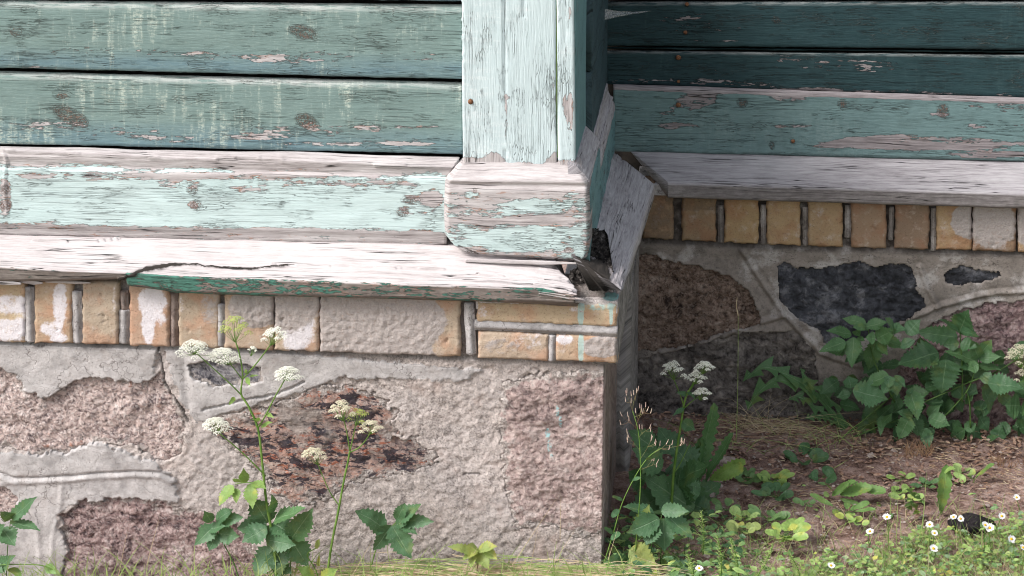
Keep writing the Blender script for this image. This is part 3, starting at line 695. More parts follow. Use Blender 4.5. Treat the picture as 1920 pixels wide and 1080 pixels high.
loft('drip_sill', [rsill(f) for f in (-.02, .2, .4, .6, .8)]+[mitre()], m_sillr, sidew, .003, .0025, rs_disp, lambda u, v, px, py: .6+0*px, flip=True, endfn=rs_end,
     extra={'grime_shade': lambda u, v, px, py: 1.5*sstep(py, 470, 510)*(1-sstep(px+5*pn(px*.1, py*.1)-1140, 0, 10))+np.clip(.9*sstep(py, 440, 500)*(1-sstep(px-(1118+(540-py)*.14), 0, 26))+.4*(1-sstep(py, 295, 320)), 0, 1)})
tag(sidew.children[-1], 'lilac grey sill board along the side, crumbling at its front end')
# crumbled dark rot between the two sills
def lumps(name, pts, mat, parent, r0, amp, squash=(1, 1, 1)):
    V = []; F = []
    import bmesh
    for c, r in pts:
        bmh = bmesh.new(); bmesh.ops.create_icosphere(bmh, subdivisions=3, radius=1)
        A = np.array([v.co[:] for v in bmh.verts]); fs = [[v.index for v in f.verts] for f in bmh.faces]; bmh.free()
        nn = 1+amp*fbm(A[:, 0]*1.3+c[0]*90, A[:, 1]*1.3+c[1]*90, A[:, 2]*1.3+c[2]*90, 4, .6)
        o = len(V); V += list(c+A*nn[:, None]*r*np.array(squash)); F += [[i+o for i in f] for f in fs]
    V = np.array(V)
    return mesh(name, V, F, mat, parent, {'gc': V*1.0})
def rot_patch(name, quad, amp, mat, parent, seed):
    """fibrous crumbling surface between four (px, py, Y) corners: top left, top right, bottom right, bottom left"""
    a, b, c, d = [PY(*q) for q in quad]
    st = [[a+(b-a)*f+(d-a+(c-b-(d-a))*f)*t for t in np.linspace(0, 1, 5)] for f in np.linspace(0, 1, 6)]
    def dp(u, v, px, py, r): return amp*(fbm(u*70+seed, v*45, r, 5, .65)*1.2+.7*fbm(u*260, v*120, r, 3, .6))
    def en(P, U_, V_, px, py, r):
        k = np.minimum(np.minimum(U_, U_.max()-U_), np.minimum(V_, V_.max()-V_)); e = 1-sstep(k, 0, .012)
        P[..., 2] += e*.010*fbm(U_*90, V_*90, 5, 4, .6); P[..., 0] += e*.008*fbm(U_*90, V_*90, 9, 4, .6); return P
    return tag(loft(name, st, mat, parent, .0016, .0016, dp, endfn=en), kind='stuff')
rot_patch('rotten_wood', [(1106, 428, .005), (1130, 432, .060), (1150, 524, -.058), (1078, 512, -.062)], .0085, m_rot, sidew, 1)
rot_patch('rotten_wood', [(1070, 505, -.060), (1118, 500, -.05), (1138, 530, -.058), (1066, 532, -.068)], .006, m_rot, sidew, 5)
o_ = loft('hollow_shade_sheet', [[PY(x, 522, .0), PY(x, 546, -.004)] for x in (1055, 1150)], m_black, sidew, .02, .02)  # black sheet added to paint the shade under the broken sill
# ---- recessed wall
rec = empty('recessed_wall', 'recessed house wall of dark teal boards above a lighter teal skirting in the shade', 'wooden wall', (.7, .58, .7))
RY = .60
def rb(t, b, mat, Y, masks, knots=None, ch=6, tilt=.002, grime_shade=None, ru=.0045):
    return board('plank', 1118, 2250, t, b, Y, mat, rec, masks, knots, ch=ch, tilt=tilt, extra={'dust_hilite': lambda u, v, px, py: .35*(1-sstep(v, .020, .028))*(v > .014)}, ru=ru)  # thin highlight painted along each board's top edge
cornerdark = lambda u, v, px, py: 0*px
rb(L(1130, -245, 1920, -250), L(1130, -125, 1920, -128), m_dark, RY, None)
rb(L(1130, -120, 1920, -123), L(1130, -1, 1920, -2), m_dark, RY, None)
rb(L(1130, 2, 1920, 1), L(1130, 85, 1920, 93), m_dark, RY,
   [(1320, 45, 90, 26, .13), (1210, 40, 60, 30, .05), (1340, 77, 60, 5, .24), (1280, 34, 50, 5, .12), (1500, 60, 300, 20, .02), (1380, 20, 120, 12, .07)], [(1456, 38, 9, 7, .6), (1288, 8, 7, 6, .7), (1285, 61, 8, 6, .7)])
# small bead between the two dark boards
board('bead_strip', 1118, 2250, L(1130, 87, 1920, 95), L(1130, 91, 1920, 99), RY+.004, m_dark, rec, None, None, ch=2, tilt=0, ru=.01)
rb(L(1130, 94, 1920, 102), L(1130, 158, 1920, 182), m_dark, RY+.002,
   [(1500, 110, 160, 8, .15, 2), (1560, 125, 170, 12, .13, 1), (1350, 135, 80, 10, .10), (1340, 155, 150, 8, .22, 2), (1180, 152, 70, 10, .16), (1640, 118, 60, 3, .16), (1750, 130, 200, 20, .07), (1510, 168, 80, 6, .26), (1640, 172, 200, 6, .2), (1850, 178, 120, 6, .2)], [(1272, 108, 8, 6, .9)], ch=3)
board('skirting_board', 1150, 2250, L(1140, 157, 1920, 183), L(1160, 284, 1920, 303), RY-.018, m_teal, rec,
      lambda u, v, px, py: .55*(1-sstep(py-(157+(px-1140)*.0333), 8, 12))+blobs(px, py, [(1310, 185, 60, 22, .26, -18), (1480, 178, 50, 14, .26), (1265, 235, 40, 9, .24), (1250, 212, 20, 5, .2), (1305, 237, 10, 5, .22), (1380, 240, 12, 5, .2), (1490, 237, 50, 6, .2), (1610, 265, 90, 10, .26, -6), (1750, 268, 230, 16, .24, 1), (1880, 290, 120, 8, .3), (1760, 215, 30, 6, .2), (1890, 200, 100, 12, .15), (1700, 275, 200, 7, .2), (1860, 235, 80, 8, .14)]),
      [(1272, 197, 7, 6, .9), (1392, 193, 12, 10, .8), (1580, 195, 10, 10, .8), (1487, 265, 6, 5, .9), (1768, 208, 13, 16, .8), (1447, 272, 6, 8, .7)], ch=9, tilt=.002, thick=.03,
      extra={'grime_shade': lambda u, v, px, py: .5*sstep(py-(284+(px-1160)*.025), -8, 0)})  # darker along the lower edge
tag(rec.children[-1], 'lighter teal skirting board with pinkish bare patches')
for x, y, r in ((1288, 8, .0035), (1285, 61, .0035), (1272, 108, .0045), (1272, 153, .003), (1272, 197, .0045), (1487, 265, .0035)):
    nail(x, y, RY-.003 if y < 160 else RY-.0215, r, rec)
loft('shade_backing', [[PY(x, -300, RY+.04), PY(x, 330, RY+.04)] for x in (1080, 2250)], m_black, rec, .2, .2)  # black backing colours the recess board gaps as shade
# recess sill, mitred at its left end
rt = L(1180, 285, 1920, 306); re_ = L(1250, 344, 1920, 364); rbm = L(1250, 371, 1920, 391)
def rsp(x, f):  # f = 0 at the mitred end
    xe = 1252 if f == 0 else x; xt = 1183 if f == 0 else x
    xm = (xt+xe)/2
    ym = (rt(x)+re_(x))/2
    Yf = RY-.105
    return [PY(xt-6, rt(xt)-8, RY), PY(xt, rt(xt), RY-.022), PY(xe, re_(xe)-3, Yf+.003), PY(xe, re_(xe)+1, Yf), PY(xe, rbm(xe)-2, Yf), PY(xe+1, rbm(xe), Yf+.004), PY(xe+1, rbm(xe), Yf+.05)]
ve2 = None
_q = rsp(1500, 1); ve2 = sum(np.linalg.norm(_q[i+1]-_q[i]) for i in range(3))
loft('drip_sill', [rsp(0, 0), rsp(1300, 1), rsp(1600, 1), rsp(1920, 1), rsp(2250, 1)], m_sillr, rec, .0035, .003, wood_disp(.0008, .0015, 60), lambda u, v, px, py: .6-.17*(v < ve2)*blobs(px, py, [(1350, 332, 30, 7, 1.0), (1260, 306, 40, 6, .8), (1310, 322, 30, 5, .7)])-.2*(v > ve2)*blobs(px, py, [(1505, 371, 14, 8, 1.3), (1350, 360, 60, 8, .6), (1800, 370, 40, 8, .5)]),
     extra={'aged': lambda u, v, px, py: .6*(v > ve2), 'grime_shade': lambda u, v, px, py: .3*(v > ve2)+.5*(1-sstep(px, 1180, 1260))*(py < 315)})  # front edge greyer, top darker toward the corner end
tag(rec.children[-1], 'grey lilac sill board mitred where it meets the side sill')

# ================================================================== MASONRY
def boxfaces(n, m_): pass
def field(name, x0, x1, z0, z1, res, Y0, hfun, mat, parent, keep=None, attrs=None, thick=.05, axis='front', label=None):
    """height field facing the viewer: hfun(X, Z, px, py) -> how far it stands proud of plane Y0"""
    nx = max(2, int((x1-x0)/res)+1); nz = max(2, int((z1-z0)/res)+1)
    X, Z = np.meshgrid(np.linspace(x0, x1, nx), np.linspace(z1, z0, nz), indexing='ij')
    P = np.stack([X, np.full_like(X, Y0), Z], -1)
    px, py = proj(P.reshape(-1, 3)); px = px.reshape(X.shape); py = py.reshape(X.shape)
    h = hfun(X, Z, px, py); P[..., 1] -= h
    F = gridfaces(nx, nz)[:, ::-1]
    at = {'gc': np.stack([X, Z, np.full_like(X, random.random()*40)], -1).reshape(-1, 3)}
    for k_, f in (attrs or {}).items(): at[k_] = f(X, Z, px, py).ravel()
    V = P.reshape(-1, 3)
    if keep is not None:
        kp = keep(X, Z, px, py).ravel(); F = F[kp[F].all(1)]
        used = np.unique(F); remap = -np.ones(len(V), int); remap[used] = np.arange(len(used)); V = V[used]; F = remap[F]; at = {k_: a[used] for k_, a in at.items()}
    # rim so the piece has thickness
    E_ = {}
    for q in F.tolist():
        for a, b in zip(q, q[1:]+q[:1]):
            if (b, a) in E_: del E_[(b, a)]
            else: E_[(a, b)] = 1
    FL = F.tolist(); bv = {}
    VB = []
    for (a, b) in E_:
        for i in (a, b):
            if i not in bv: bv[i] = len(V)+len(VB); VB.append([V[i][0], Y0+thick, V[i][2]])
        FL.append([b, a, bv[a], bv[b]])
    ids = list(bv)
    if VB: V = np.vstack([V, VB]); at = {k_: np.concatenate([a, a[ids]]) for k_, a in at.items()}
    o = mesh(name, V, FL, mat, parent, at)
    if label: o['label'] = label
    return o

# ---------- front foundation
ff = empty('front_foundation', 'bright projecting stone and plaster plinth with a course of buff bricks on top', 'stone wall', (-.4, 0, .0))
YF = -.066
S = {
 'a': [(-500, 690), (0, 688), (28, 700), (50, 738), (92, 746), (130, 716), (200, 706), (255, 722), (300, 700), (310, 725), (345, 800), (338, 850), (312, 866), (285, 862), (258, 835), (180, 828), (125, 846), (60, 852), (0, 838), (-500, 840)],
 'b': [(352, 684), (400, 672), (490, 690), (494, 716), (440, 722), (400, 724), (362, 712)],
 'c': [(392, 792), (440, 775), (480, 768), (540, 750), (600, 722), (700, 735), (742, 778), (735, 820), (775, 822), (790, 838), (820, 860), (770, 890), (700, 892), (660, 905), (610, 938), (560, 948), (515, 925), (490, 885), (450, 850), (412, 822)],
 'd': [(116, 966), (150, 940), (220, 934), (310, 940), (330, 956), (400, 962), (440, 985), (492, 1060), (530, 1140), (100, 1140), (126, 1040), (118, 1000)],
 'e': [(945, 722), (1000, 702), (1060, 700), (1180, 700), (1180, 985), (1092, 1006), (1040, 984), (965, 990), (950, 900), (938, 800)],
 'f': [(-500, 905), (10, 912), (34, 935), (30, 955), (0, 968), (-500, 960)],
}
FILM = {'a': .55, 'c': .75, 'd': .6, 'e': .8, 'b': .7}
ISL = {'a': 9, 'c': 26, 'd': 10, 'e': 16}
def sm_zone(px, py):
    wx, wy = warp(px, py, 10, .03, 5)
    A = [(-600, 600), (345, 640), (560, 660), (905, 690), (880, 716), (760, 712), (640, 712), (560, 740), (440, 772), (372, 796), (345, 770), (300, 650), (296, 705), (310, 745), (-600, 800)]
    B = [(-600, 830), (60, 846), (180, 826), (280, 860), (330, 895), (338, 940), (312, 950), (300, 962), (150, 944), (108, 972), (128, 1040), (118, 1120), (-600, 1120)]
    return np.minimum(sdf(wx, wy, A), sdf(wx, wy, B))+11*fbm(px*.05, py*.09, 41, 4, .65)+3
def brickline(px): return np.interp(px, [-600, 0, 300, 600, 860, 1155, 1300], [625, 642, 650, 661, 669, 681, 686])
def front_mortar(X, Z, px, py):
    r = -.0015+.0030*fbm(X*26, Z*30, 1, 6, .72)+.0042*fbm(X*75, Z*75, 2, 4, .65)+.006*fbm(X*5, Z*5, 9, 2)
    s = .0014+.0016*fbm(X*7, Z*12, 3, 3)+.0010*fbm(X*60, Z*70, 4, 4, .6)+.0016*np.round(fbm(X*9, Z*15, 31, 4, .6)*3.2)/3.2
    z = sm_zone(px, py); k = 1-sstep(z, -1.5, 1.5)
    h = r*(1-k)+(s+.0015)*k
    # tooled joint: a raised bead with a groove over it
    for j, pl in enumerate(([(-500, 870), (-60, 880), (0, 893), (24, 903), (60, 903), (140, 898), (200, 893), (250, 890), (300, 893), (322, 902)], [(-500, 1010), (0, 905), (24, 903), (50, 930), (70, 975), (80, 1100)], [(118, 905), (112, 960), (100, 1000), (95, 1100)])):
        d = pldist(*warp(px, py, 2, .02, 7), pl); h = h+(.0026 if j == 0 else .0016)*np.exp(-(d/4.5)**2)*(1+.5*fbm(px*.04, py*.04, 2, 3))
        if j == 0:
            d2 = pldist(*warp(px, py, 2, .02, 7), [(a, b-7) for a, b in pl]); h = h-.0045*np.exp(-(d2/2.4)**2)
    d = pldist(*warp(px, py, 5, .05, 3), [(345, 660), (352, 760), (346, 800)]); h = h-.003*np.exp(-(d/9.)**2)
    d = pldist(*warp(px, py, 7, .04, 8), [(298, 652), (306, 690), (308, 720), (330, 750), (345, 775), (352, 790)]); h = h-.006*(d < 1.6)
    d = pldist(*warp(px, py, 4, .05, 9), [(380, 768), (450, 752), (520, 738), (570, 716)]); h = h-.004*(d < 2)
    d = pldist(*warp(px, py, 4, .08, 9), [(868, 891), (885, 889), (900, 892)]); h = h-.005*(d < 1.8)
    # band under the bricks sits proud, shadow line above it
    bl = brickline(px); t = py-bl
    h = h+.002*(1-sstep(t, 8, 40))
    h = np.where(t < 3, -.004+.001*fbm(X*60, Z*60, 6, 3), h)
    for k_, a, w_ in (('a', 9, 0), ('b', 6, 0), ('c', 12, 0), ('d', 8, 0), ('e', 12, 0), ('f', 6, 0)):
        wx, wy = warp(px, py, a, .035, 13); wx, wy = warp(wx, wy, 3, .13, 4)
        d = sdf(wx, wy, S[k_])+ISL.get(k_, 5)*fbm(px*.045, py*.075, 17, 4, .6); h = np.where(d < 0, -.03, h)
    return h
ztop = PY(500, 548, YF)[2]; zbot = -.08
XC = .1525
x_l = PY(-420, 800, YF)[0]
field('mortar', x_l, XC, zbot, ztop+.03, .0021, YF, front_mortar, m_mort, ff,
      attrs={'smooth': lambda X, Z, px, py: 1-sstep(sm_zone(px, py), -2, 3),
             'drip': lambda X, Z, px, py: 0*px,
             'grime_shade': lambda X, Z, px, py: .32*sstep(py+14*pn(px*.02, 4.2), 1020, 1075)+.75*np.exp(-((py-brickline(px)-3)/5.)**2)*(.6+.6*pn(px*.03, 1.5))+.5*(py < brickline(px))+.8*(pldist(*warp(px, py, 7, .04, 8), [(298, 652), (306, 690), (308, 720), (330, 750), (345, 775), (352, 790)]) < 1.6),
             'stain': lambda X, Z, px, py: .4*blobs(px, py, [(700, 860, 60, 40, .5), (760, 760, 60, 30, .5), (860, 860, 90, 90, .4)])})
def facet(X, Z, f, seed):
    return np.round(fbm(X*f, Z*f*1.5, seed, 3, .5)*4+.6*fbm(X*f*4, Z*f*4, seed+1, 2))/4
def stone(key, mat, parent, Y0, proud, amp, sc_, polys, label, margin=12, seed=0, extra=None, bulge=0, wa=9, dropz=None, res=.0023):
    poly = polys[key]; a = np.array(poly, float)
    c0 = PY(max(-430, a[:, 0].min()-margin), min(1150, a[:, 1].max()+margin), Y0); c1 = PY(a[:, 0].max()+margin, a[:, 1].min()-margin, Y0)
    x0, x1, z0, z1 = c0[0], c1[0], c0[2], c1[2]
    z0 = min(z0, PY(a[:, 0].max(), min(1150, a[:, 1].max()+margin), Y0)[2]); z1 = max(z1, PY(a[:, 0].min(), a[:, 1].min()-margin, Y0)[2])
    if dropz is not None: x1 = min(x1, dropz)
    def d_(px, py):
        wx, wy = warp(px, py, wa, .035, 13); wx, wy = warp(wx, wy, 3, .13, 4); return sdf(wx, wy, poly)+ISL.get(key, 5)*fbm(px*.045, py*.075, 17, 4, .6)
    def h(X, Z, px, py):
        d = d_(px, py)
        r = amp*fbm(X*sc_, Z*sc_*1.4, seed+2, 5, .58)+amp*.9*np.abs(fbm(X*sc_*2.3, Z*sc_*3.2, seed+5, 4, .6))-amp*.3+amp*1.2*fbm(X*8, Z*9, seed+8, 2)+amp*.55*facet(X, Z, 22, seed+11)
        return proud+r+bulge*sstep(-d, 0, 45)-.012*sstep(d, 0, 10)
    at_ = dict(extra or {}); at_['grime_shade'] = lambda X, Z, px, py: .32*sstep(py+14*pn(px*.02, 4.2), 1020, 1075); at_['film'] = lambda X, Z, px, py: FILM.get(key, .5)*np.exp(-np.clip(-d_(px, py), 0, 99)/16.)
    return field('stone', x0, x1, z0, z1, res, Y0, h, mat, parent, keep=lambda X, Z, px, py: d_(px, py) < margin, attrs=at_, label=label)
stone('a', m_gran, ff, YF, -.004, .0060, 30, S, 'long pale pink granite block under the grey mortar skim', seed=1)
stone('b', m_darkst, ff, YF, -.002, .0035, 40, S, 'small dark stone showing through the mortar behind the tall flower', seed=2)
stone('c', m_red, ff, YF, -.001, .0045, 30, S, 'red and black mottled stone', seed=3, wa=12)
stone('d', m_purp, ff, YF, -.002, .0065, 28, S, 'purplish pink granite block at the foot of the wall', seed=4)
stone('e', m_coarse, ff, YF, .002, .0065, 30, S, 'rough pale pink corner stone with drips of turquoise paint', seed=5, bulge=.004, wa=12, dropz=XC+.0005,
      extra={'drip': lambda X, Z, px, py: blobs(px, py, [(1046, 768, 4, 14, .9), (1051, 790, 4, 14, .9), (1027, 812, 5, 12, 1.0), (1030, 836, 4.5, 14, 1.0), (1034, 853, 3, 6, .8)]), 'stain': lambda X, Z, px, py: 0*px})
stone('f', m_gran, ff, YF, -.003, .004, 40, S, 'orange grey stone at the left edge', seed=6)

# bricks of the front course
def brick(parent, px0, px1, y0, y1, Yb, mat, seed, proud=.0, stain=None, render=None, drip=None, grime_shade=None, amp=.0014, depth=.05, edge=5.0, skew=0, rnd_amp=.004, label=None, sink=0):
    """brick with worn rounded arrises; y0, y1 are functions of the pixel column"""
    xm = (px0+px1)/2
    c = [PY(px0, y0(px0), Yb), PY(px1, y0(px1), Yb), PY(px1+skew, y1(px1), Yb), PY(px0+skew, y1(px0), Yb)]
    wdt = abs(c[1][0]-c[0][0]); hgt = abs(c[0][2]-c[3][2]); res = .0026
    n = max(4, int(wdt/res)); m_ = max(4, int(hgt/res))
    S_, T_ = np.meshgrid(np.linspace(0, 1, n), np.linspace(0, 1, m_), indexing='ij')
    P = (c[0]*((1-S_)*(1-T_))[..., None]+c[1]*(S_*(1-T_))[..., None]+c[2]*(S_*T_)[..., None]+c[3]*((1-S_)*T_)[..., None])
    U_ = S_*wdt; V_ = T_*hgt
    e = np.minimum(np.minimum(U_, wdt-U_), np.minimum(V_, hgt-V_)); e_ = e+.0042*fbm(U_*70+seed, V_*70, seed, 4, .65)
    h = proud-.006*(1-sstep(e_, -.001, .0032))-.0025*(fbm(U_*45, V_*45, seed+9, 4, .65) > .42)+amp*fbm(U_*50, V_*50, seed, 4, .6)+.0016*fbm(U_*14, V_*14, seed+3, 2)
    ed = 1-sstep(e, 0, .006)
    P[..., 0] += ed*.0022*pn(V_*90, seed, 1.5); P[..., 2] += ed*.0022*pn(U_*90, seed, 7.5)
    px, py = proj(P.reshape(-1, 3)); px = px.reshape(P.shape[:2]); py = py.reshape(P.shape[:2])
    rf = render(px, py) if render else 0*px
    h = h+rf*(.0015+rnd_amp*fbm(U_*95, V_*95, seed+6, 5, .7))
    P[..., 1] -= h
    V = P.reshape(-1, 3); F = gridfaces(n, m_).tolist()
    ring = [(i, 0) for i in range(n)]+[(n-1, j) for j in range(1, m_)]+[(i, m_-1) for i in range(n-2, -1, -1)]+[(0, j) for j in range(m_-2, 0, -1)]
    k0 = len(V); V = np.vstack([V, [[P[i, j, 0], Yb+depth, P[i, j, 2]] for i, j in ring]])
    for a in range(len(ring)):
        b = (a+1) % len(ring); F.append([ring[b][0]*m_+ring[b][1], ring[a][0]*m_+ring[a][1], k0+a, k0+b])
    F = [f[::-1] for f in F]
    pxx, pyy = proj(V)
    at = {'gc': np.stack([V[:, 0], V[:, 2], np.full(len(V), seed*3.17)], -1)}
    for k_, f in (('stain', stain), ('render', render), ('drip', drip), ('grime_shade', grime_shade)):
        if f: at[k_] = f(pxx, pyy)
    o = mesh('brick', V, F, mat, parent, at)
    if label: o['label'] = label
    return o
YBK = -.078
bt = lambda x: np.interp(x, [-500, 0, 330, 620, 1160], [515, 520, 535, 546, 562]); bb = lambda x: brickline(x)
B = lambda *L_: (lambda px, py: np.clip(blobs(px, py, L_), 0, 1.3))
fr = [(-330, -262), (-240, -172), (-150, -82), (-62, -22)]
for i, (a, b) in enumerate(fr): brick(ff, a, b, bt, bb, YBK, m_brick, 20+i)
brick(ff, -15, 47, bt, bb, YBK, m_brick, 1, stain=B((20, 570, 40, 22, .9), (15, 620, 50, 26, 1.1), (40, 590, 14, 40, .6)), label='whitewashed end brick at the left edge')
brick(ff, 63, 135, bt, bb, YBK, m_brick, 2, stain=B((112, 570, 16, 45, 1.1), (95, 615, 26, 16, 1.0), (110, 634, 22, 10, 1.2), (118, 540, 12, 10, .5)))
brick(ff, 153, 222, bt, bb, YBK, m_brick, 3, stain=B((214, 560, 6, 25, .7)), amp=.002)
brick(ff, 242, 318, bt, bb, YBK, m_brick, 4, stain=B((285, 565, 32, 34, 1.3), (278, 610, 14, 40, 1.3), (300, 600, 14, 16, .7)))
brick(ff, 334, 411, bt, bb, YBK, m_brick, 5, render=B((395, 575, 30, 50, .5)), stain=B((340, 570, 6, 20, .5)))
brick(ff, 420, 512, bt, bb, YBK, m_brick, 6, render=B((480, 575, 60, 45, 1.2)), rnd_amp=.005)
brick(ff, 514, 598, bt, bb, YBK, m_brick, 7, render=B((540, 560, 80, 80, .8)), stain=B((556, 600, 38, 70, 1.6), (550, 560, 20, 30, 1)), rnd_amp=.005)
o_ = brick(ff, 600, 863, bt, bb, YBK, m_brick, 8, render=lambda px, py: 1.15*(1-sstep(px+14*np.sin(py*.06), 800, 846)), rnd_amp=.0035); o_.name = 'cement_patch'
s_t = lambda x: 565+(x-895)*.018; s_b = lambda x: 603+(x-895)*.045
s2t = lambda x: 622+(x-895)*.034; s2b = lambda x: 673+(x-895)*.034
dr = B((1089, 590, 6, 34, 1.2), (1122, 572, 46, 13, .55), (1146, 588, 5, 26, .9))
brick(ff, 893, 1157, s_t, s_b, YBK, m_brick, 11, drip=dr, stain=B((1080, 580, 16, 6, .9), (905, 585, 10, 14, .5)), render=B((1120, 570, 60, 12, .5)), label='stretcher brick with turquoise paint drips at the corner', depth=.02)
brick(ff, 896, 1029, s2t, s2b, YBK, m_brick, 12, stain=B((985, 640, 40, 20, .35)), render=B((940, 650, 50, 20, .5)))
brick(ff, 1041, 1157, s2t, s2b, YBK, m_brick, 13, stain=B((1058, 635, 20, 14, .9)), render=B((1130, 650, 50, 26, .8)), drip=B((1089, 652, 6, 34, 1.3)))
# tooled pointing rods
def rod(parent, p0, p1, r, Y, mat, double=True, name='pointing'):
    a, b = np.array(PY(*p0, Y)), np.array(PY(*p1, Y)); ax = b-a; ln = np.linalg.norm(ax); ax /= ln
    side = np.cross(ax, [0, -1, 0]); side /= np.linalg.norm(side); n = max(3, int(ln/.003))
    prof = [(-1.7, -.6), (-1.5, .15), (-1.1, .1), (-.9, .55), (-.45, .95), (0, 1.1), (.45, .95), (.9, .55), (1.1, .1), (1.5, .15), (1.7, -.6)]
    st = []
    for i in range(n+1):
        f = i/n; c = a+ax*ln*f; w_ = 1+.13*pn(f*ln*60, p0[0]*.37, 2)
        st.append([c+side*r*s_*w_+np.array([0, -1, 0])*r*o_ for s_, o_ in prof])
    o = loft(name, st, mat, parent, .01, .01, lambda u, v, px, py, rr: .0013*fbm(u*150, v*120, rr, 4, .7))
    me = o.data; at = me.attributes.new('smooth', 'FLOAT', 'POINT'); at.data.foreach_set('value', [1.0]*len(me.vertices))
    return o
rodm = mortar_mat('pointing_mortar', (.38, .36, .36), (.36, .33, .31)); rodd = mortar_mat('pointing_mortar_shade', (.27, .245, .23), (.20, .17, .155))  # recess pointing is a copy darkened to hold the shade
for (a, b, c, d, r) in ((54, 538, 57, 640, .0055), (142, 546, 147, 642, .0055), (233, 581, 234, 643, .0055), (414, 570, 414, 648, .005), (879, 568, 884, 664, .005), (1036, 628, 1034, 676, .0045)):
    rod(ff, (a, b), (c, d), r, YBK+.004, rodm)
rod(ff, (890, 609), (1158, 622), .0052, YBK+.003, rodm)
for (a, b, c, d) in ((231, 545, 233, 580), (326, 548, 326, 648)):
    rod(ff, (a, b), (c, d), .005, YBK+.008, m_sideb, name='joint_fill')
# cap of the masonry under the broken sill
zc = PY(1120, 563, YBK)[2]
capV = [(x_l, YBK+.012, zc-.006), (XC+.023, YBK+.004, zc-.003)]
def cap(name, xa, xb, ya, yb_, z, mat, parent, amp=.003):
    st = [[np.array([x, yb_, z]), np.array([x, ya, z]), np.array([x, ya-.001, z-.02])] for x in (xa, xb)]
    return loft(name, st, mat, parent, .003, .003, lambda u, v, px, py, r: amp*fbm(u*50, v*50, r, 4), flip=False, extra={'smooth': lambda u, v, px, py: .4+0*px, 'stain': lambda u, v, px, py: .5+0*px, 'drip': lambda u, v, px, py: blobs(px, py, [(1145, 556, 20, 10, .8)])})
cap('mortar_bed', -.05, .174, YBK+.002, .05, zc-.001, m_mort, ff)
cap('mortar_bed', .08, .1735, .045, .60, zc-.004, m_sidek, ff)
# side faces of the projecting foundation
def sideface(name, X, Ya, Yb, z0, z1, mat, parent, amp=.002, sc_=30, th=.04):
    st = [[np.array([X-th, Y, z1]), np.array([X, Y, z1]), np.array([X, Y, z0]), np.array([X-th, Y, z0])] for Y in (Ya, (Ya+Yb)/2, Yb)]
    return loft(name, st, mat, parent, .005, .004, lambda u, v, px, py, r: amp*fbm(u*sc_, v*sc_, r, 4), flip=True)
zbl = PY(1158, 683, YBK)[2]
sideface('side_render', XC, YF+.006, .33, -.08, zbl+.01, m_sideb, ff, .0012, 25)
sideface('side_render', .176, .30, .60, -.08, zbl+.01, m_sidek, ff, .0012, 30)
sideface('side_render', .1745, YBK+.004, .60, zbl-.002, zc-.002, m_sidek, ff, .0012, 30)

# ---------- recess foundation
rf_ = empty('recessed_foundation', 'shaded recessed plinth of dark stones with raised mortar joints under ochre bricks', 'stone wall', (.7, .53, 0))
YR = .535
R_ = {
 'a': [(1190, 476), (1225, 480), (1250, 490), (1310, 500), (1370, 518), (1402, 545), (1420, 580), (1425, 602), (1390, 618), (1330, 628), (1300, 645), (1240, 652), (1150, 660), (1150, 476)],
 'b': [(1460, 497), (1475, 492), (1495, 505), (1545, 502), (1580, 497), (1610, 490), (1640, 500), (1690, 494), (1712, 506), (1716, 540), (1732, 560), (1736, 580), (1700, 598), (1640, 622), (1600, 640), (1550, 660), (1540, 620), (1500, 600), (1486, 585), (1462, 560)],
 'c': [(1772, 512), (1800, 498), (1830, 506), (1872, 510), (1876, 518), (1840, 530), (1800, 536), (1772, 528)],
 'd': [(1150, 690), (1240, 665), (1330, 640), (1410, 622), (1490, 622), (1526, 660), (1532, 700), (1528, 760), (1500, 900), (1150, 900)],
 'e': [(1740, 612), (1800, 582), (1860, 568), (2300, 540), (2300, 900), (1640, 900), (1660, 760), (1700, 660)],
}
def rbl(px): return np.interp(px, [1100, 1210, 1500, 1920, 2300], [443, 448, 462, 474, 486])
RJ = [[(1392, 468), (1420, 515), (1470, 590), (1540, 660), (1600, 682), (1640, 690)], [(1240, 660), (1320, 640), (1390, 612), (1440, 600), (1466, 590)], [(1724, 500), (1740, 540), (1758, 575)], [(1640, 640), (1700, 597), (1760, 573), (1840, 552), (1930, 543), (2300, 530)]]
def rec_mortar(X, Z, px, py):
    h = .002+.0025*fbm(X*9, Z*9, 3, 3)+.0012*fbm(X*50, Z*50, 4, 4, .6)
    low = sstep(py, 700, 760); h = h*(1-low)+low*(.004*fbm(X*25, Z*25, 8, 4, .6))
    for pl in RJ:
        d = pldist(*warp(px, py, 4, .02, 7), pl); h = h+.0055*np.exp(-(d/4.2)**2)-.002*np.exp(-((d-8)/3.)**2)
    t = py-rbl(px); h = h+.003*(1-sstep(t, 10, 30)); h = np.where(t < 3, -.004, h)
    for k_ in R_:
        wx, wy = warp(px, py, 9, .035, 13); wx, wy = warp(wx, wy, 4, .13, 4)
        d = sdf(wx, wy, R_[k_]); h = np.where(d < 0, -.03, h+.001*np.exp(-(d/6.)**2))
    d = pldist(*warp(px, py, 3, .1, 3), [(1250, 672), (1300, 655), (1335, 640), (1365, 622)]); h = h-.006*(d < 2)
    return h
xr1 = PY(2260, 600, YR)[0]
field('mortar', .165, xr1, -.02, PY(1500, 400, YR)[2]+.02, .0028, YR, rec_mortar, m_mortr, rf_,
      attrs={'smooth': lambda X, Z, px, py: 1-sstep(py, 690, 740), 'grime_shade': lambda X, Z, px, py: np.clip(.8*np.exp(-((py-rbl(px)-3)/6.)**2)+.95*(py < rbl(px))+.5*(1-sstep(px, 1195, 1240))+.45*sstep(py, 740, 830), 0, 1), 'stain': lambda X, Z, px, py: 0*px})  # joint shadow painted dark between bricks; darker toward corner and foot
kw = dict(dropz=None, res=.0028)
